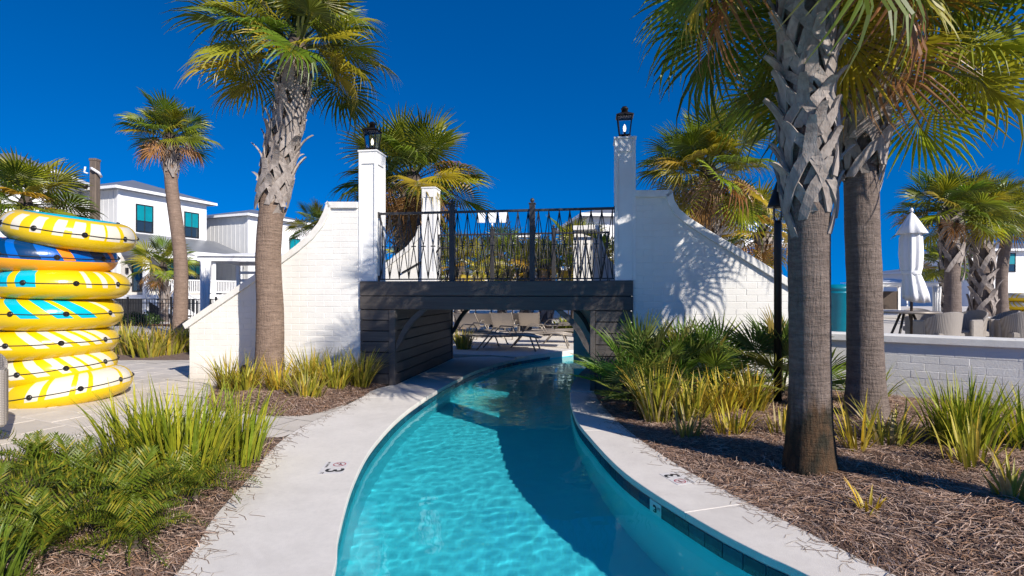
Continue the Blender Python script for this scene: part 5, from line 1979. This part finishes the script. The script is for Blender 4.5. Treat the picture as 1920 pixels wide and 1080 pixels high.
# --- house by the slim palm
c1 = far(222, 548, 31.0)
h1 = house('two-storey white house with a deep porch behind the slim palm', (c1.x, 31.0), (1.9, 5.5), 5.9, 6.5, 7.45, 8.75,
           [(1.55, 5.15, .95, 1.55), (4.75, 5.15, .95, 1.55)])
# porch along the front
PF = -2.6
pr = MB().add([(-.5, PF-.35, 3.75), (6.6, PF-.35, 3.75), (6.6, 0, 4.85), (-.5, 0, 4.85), (-.5, PF-.35, 3.90), (6.6, PF-.35, 3.90), (6.6, 0, 5.0), (-.5, 0, 5.0)],
              [(4,5,6,7), (3,2,1,0), (0,1,5,4), (1,2,6,5), (3,0,4,7)]).obj('porch_roof', M['metal_roof'], h1)
MB().cbox(-.45, 6.55, PF-.40, PF-.352, 3.72, 3.92, .01).obj('gutter', M['siding'], h1)
MB().cbox(-.35, 6.45, PF-.30, PF-.10, 3.42, 3.74, .01).obj('porch_beam', M['siding'], h1)
MB().box(-.3, 6.4, PF, -.002, 1.05, 1.30).obj('porch_floor', M['siding'], h1)
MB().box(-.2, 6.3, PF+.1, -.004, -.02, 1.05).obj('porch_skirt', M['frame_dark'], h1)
for x in (-.2, 2.1, 4.2, 6.3):
    MB().cbox(x-.12, x+.12, PF-.02, PF+.22, -.02 if x < 0 else .0, 3.42, .01).obj('porch_column', M['siding'], h1)
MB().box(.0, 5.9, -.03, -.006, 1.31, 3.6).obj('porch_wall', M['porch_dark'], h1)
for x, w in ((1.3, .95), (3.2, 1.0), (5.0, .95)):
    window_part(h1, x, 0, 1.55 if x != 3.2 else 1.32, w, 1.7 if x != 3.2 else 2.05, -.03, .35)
for z in (1.45, 2.18):
    MB().cbox(.8, 6.3, PF+.06, PF+.14, z-.04, z+.04, .01).obj('porch_rail', M['siding'], h1)
for k in range(44):
    x = .85+k*.125
    MB().box(x-.022, x+.022, PF+.08, PF+.12, 1.49, 2.14).obj('baluster', M['siding'], h1)
# stairs from the porch to the ground
for k in range(8):
    z = 1.30-(k+1)*.155
    MB().cbox(-.15, .75, PF-.32*(k+1), PF-.32*k-.002, z-.05, z, .006).obj('stair_tread', M['siding'], h1)
for x in (-.2, .8):
    MB().bar((x, PF, 1.15), (x, PF-2.75, -.05), .05, .26).obj('stringer', M['siding'], h1)
    MB().bar((x, PF, 2.18), (x, PF-2.75, .95), .07, .09).obj('stair_rail', M['siding'], h1)
    for k in range(9):
        t = k/8
        MB().bar((x, PF-2.75*t, 1.15-1.2*t), (x, PF-2.75*t, 2.16-1.22*t), .04, .04).obj('stair_baluster', M['siding'], h1)
    MB().cbox(x-.07, x+.07, PF-2.82, PF-2.68, -.05, 1.08, .01).obj('newel', M['siding'], h1)
# small sconce
MB().cbox(.35, .5, -.16, -.031, 2.55, 2.9, .02).obj('sconce', M['black'], h1)

# --- second house
c2 = far(466, 548, 37.0)
house('white house with one turquoise shaded window behind the left wing wall', (c2.x, 37.0), (2.3, 5.5), 6.2, 5.6, 6.75, 7.75, [(4.2, 4.0, .95, 1.5), (1.2, 4.0, .95, 1.5)], over=.4)
# --- house cut off at the left edge
c3 = far(42, 548, 27.0)
h3 = house('white house whose grey roof is cut by the left picture edge', (c3.x-6.2, 27.0), (1, .28), 6.2, 7.0, 7.75, 9.5, [(3.0, 4.9, 1, 1.5)], over=.85, battens=False)
# --- house behind the railing at the right
c4 = far(1104, 548, 29.0)
h4 = house('white house behind the tall right pillar and the wing wall', (c4.x, 29.0), (1, .10), 9.0, 7.0, 5.55, 6.9, [(6.4, 3.2, 1.0, 1.4)], over=.55, battens=False)
for k in range(21):
    MB().box(.2+k*.42-.028, .2+k*.42+.028, -.028, -.002, 0, 5.5).obj('batten', M['siding'], h4)
MB().box(7.6, 11.6, -2.2, -.05, 3.95, 4.15).obj('balcony_floor', M['siding'], h4)
MB().cbox(7.6, 11.6, -2.22, -2.12, 4.95, 5.05, .01).obj('balcony_rail', M['siding'], h4)
for k in range(30):
    MB().box(7.65+k*.135-.02, 7.65+k*.135+.02, -2.19, -2.15, 4.15, 4.95).obj('balcony_baluster', M['siding'], h4)
for x in (7.7, 11.5):
    MB().cbox(x-.1, x+.1, -2.25, -2.05, 0, 6.0, .01).obj('balcony_post', M['siding'], h4)
MB().add([(7.3, -2.5, 6.0), (11.9, -2.5, 6.0), (11.9, 0, 6.6), (7.3, 0, 6.6), (7.3, -2.5, 6.12), (11.9, -2.5, 6.12), (11.9, 0, 6.72), (7.3, 0, 6.72)],
         [(0,3,2,1),(4,5,6,7),(0,1,5,4),(1,2,6,5),(2,3,7,6),(3,0,4,7)]).obj('balcony_roof', M['metal_roof'], h4)
# --- house at the right edge
c5 = far(1818, 548, 42.0)
house('white house with a turquoise window behind the right edge palms', (c5.x, 42.0), (1, -.05), 9.0, 7.0, 4.7, 5.7, [(2.9, 1.9+1.2, .95, 1.35), (6.0, 3.1, .95, 1.35)], over=.5, battens=False)
c6 = far(1700, 548, 55.0)
house('low far white house between the ringed palm and the parasol palms', (c6.x, 55.0), (1, 0), 7.5, 7.0, 3.4, 4.2, [(3.0, 1.2, 1.0, 1.2)], over=.4, battens=False)
c7 = far(820, 548, 60.0)
house('far white house low behind the middle of the railing', (c7.x, 60.0), (1, 0), 9.0, 7.0, 3.2, 4.4, [(2.0, 1.2, 1.0, 1.2), (6.0, 1.2, 1.0, 1.2)], over=.4, battens=False)

# red mulch strip and road kerb in front of the porch
ms = filled('red_mulch_strip', [(-22, 24.2), (-9, 22.6), (-9.3, 23.8), (-22, 25.6)], M['mulch_red'], lambda x, y: -.02, step=None)
tag(ms, kind='structure')
ms2 = filled('mulch_strip', [(-15, 11.45), (-6.3, 11.45), (-6.6, 14.2), (-15, 15.0)], M['soil'], lambda x, y: -.01+.05*math.sin(max(0, min(1, (y-11.4)/3))*PI), step=.5, smooth=True)
tag(ms2, kind='structure')
# low shrubs in front of the porch
def shrub(label, x, y, s, seed):
    r = random.Random(seed); vs = []; fs = []; tc = []
    for i in range(700):
        v = Vector((r.gauss(0, 1), r.gauss(0, 1), r.gauss(0, 1))).normalized()*s*r.uniform(.55, 1)
        v.z = abs(v.z)*.8
        a = Vector((r.gauss(0, 1), r.gauss(0, 1), r.gauss(0, 1))).normalized()*.07
        b = v.cross(a).normalized()*.03
        n = len(vs)
        vs += [v-a, v+b, v+a, v-b]; fs.append((n, n+1, n+2, n+3))
        g = r.uniform(.6, 1.3)
        tc += [(.06*g, .11*g, .02*g, 1)]*4
    m = MB(); m.v = [tuple(v) for v in vs]; m.f = fs
    me = m.mesh('shrub', M['blade'], False, fix=False); set_color(me, tc)
    tag(link('shrub', me, None, (x, y, 0)), label, 'shrub', 'shrubs before the porch')
for i, px in enumerate((216, 246, 275)):
    p = far(px, 548, 24.6)
    shrub(('left', 'middle', 'right')[i]+' of the three round shrubs below the porch', p.x, 24.6, .7, 400+i)

# ================================================================== LETTERING ON THE POOL EDGE
M['ink'] = mat('black_ink', (.012, .012, .013), (.03, .03, .031), .7, 40)
M['ink_red'] = mat('faded_red_ink', (.34, .045, .07), (.45, .12, .14), .7, 40)
M['ink_grey'] = mat('faded_grey_ink', (.035, .035, .037), (.16, .15, .15), .7, 60)
M['sign_tile'] = mat('marker_plate', (.68, .655, .64), (.60, .575, .56), .6, 8)
def text_mesh(body, size, m):
    cu = bpy.data.curves.new('lettering', 'FONT')
    cu.body = body; cu.size = size; cu.align_x = 'CENTER'; cu.align_y = 'CENTER'; cu.extrude = .0004; cu.offset = size*.018
    tmp = bpy.data.objects.new('tmp_text', cu)
    COL.objects.link(tmp)
    dg = bpy.context.evaluated_depsgraph_get()
    me = bpy.data.meshes.new_from_object(tmp.evaluated_get(dg))
    bpy.data.objects.remove(tmp)
    me.materials.clear(); me.materials.append(m)
    return me
def ring_mesh(r0, r1, n=40, slash=True):
    m = MB()
    vs = []
    for k in range(n):
        a = 2*PI*k/n
        vs += [(r0*math.cos(a), r0*math.sin(a), 0), (r1*math.cos(a), r1*math.sin(a), 0)]
    m.add(vs, [(2*k, 2*k+1, 2*((k+1) % n)+1, 2*((k+1) % n)) for k in range(n)])
    if slash:
        for a in (R(45),):
            d = Vector((math.cos(a), math.sin(a), 0))*r0; p = Vector((-d.y, d.x, 0)).normalized()*(r1-r0)*.5
            m.add([-d-p, -d+p, d+p, d-p], [(0, 1, 2, 3)])
    return m
def depth_mark(label, x, y, rz, s=1.0):
    root = empty('depth_marker', (x, y, .0012), rz)
    root.scale = (s, s, 1)
    tag(root, label, 'depth marker', 'depth markers set in the pool edge')
    for cx in (-.083, .083):
        MB().box(cx-.08, cx+.08, -.115, .095, 0, .0012).obj('plate', M['sign_tile'], root)
    link('numeral', text_mesh('3', .215, M['ink']), root, (.075, .0, .0018))
    link('unit', text_mesh('FT', .04, M['ink_grey']), root, (.135, -.085, .0018))
    ring_mesh(.046, .056).obj('no_diving_ring', M['ink_red'], root, loc=(-.083, .018, .0026), fix=False)
    d = MB().add([(-.036, .012, 0), (.0, .026, 0), (.030, .006, 0), (.027, -.004, 0), (0, .012, 0), (-.034, .0, 0)], [(0, 1, 4, 5), (1, 2, 3, 4)])
    d.obj('diver_figure', M['ink_grey'], root, loc=(-.083, .012, .0021), fix=False)
    link('words', text_mesh('NO DIVING', .029, M['ink_grey']), root, (-.083, -.085, .0018))
pl = at(629, 877); pr_ = at(1269, 897)
depth_mark('depth marker with number 3 and no-diving sign on the left walk', pl.x, pl.y, R(-84), .95)
depth_mark('depth marker with number 3 and no-diving sign on the right coping', pr_.x, pr_.y, R(106), .80)
if depth_spot:
    x, y, a = depth_spot
    me = text_mesh('3', .12, M['ink'])
    o = link('tile_numeral', me, basin, (x-math.sin(a)*.0065, y+math.cos(a)*.0065, -.135), (R(90), 0, a+PI))
    o.cycles.is_caustics_receiver = True
    o = link('tile_unit', text_mesh('FT', .03, M['ink_grey']), basin, (x-math.sin(a)*.0065-math.cos(a)*.05, y+math.cos(a)*.0065-math.sin(a)*.05, -.10), (R(90), 0, a+PI))
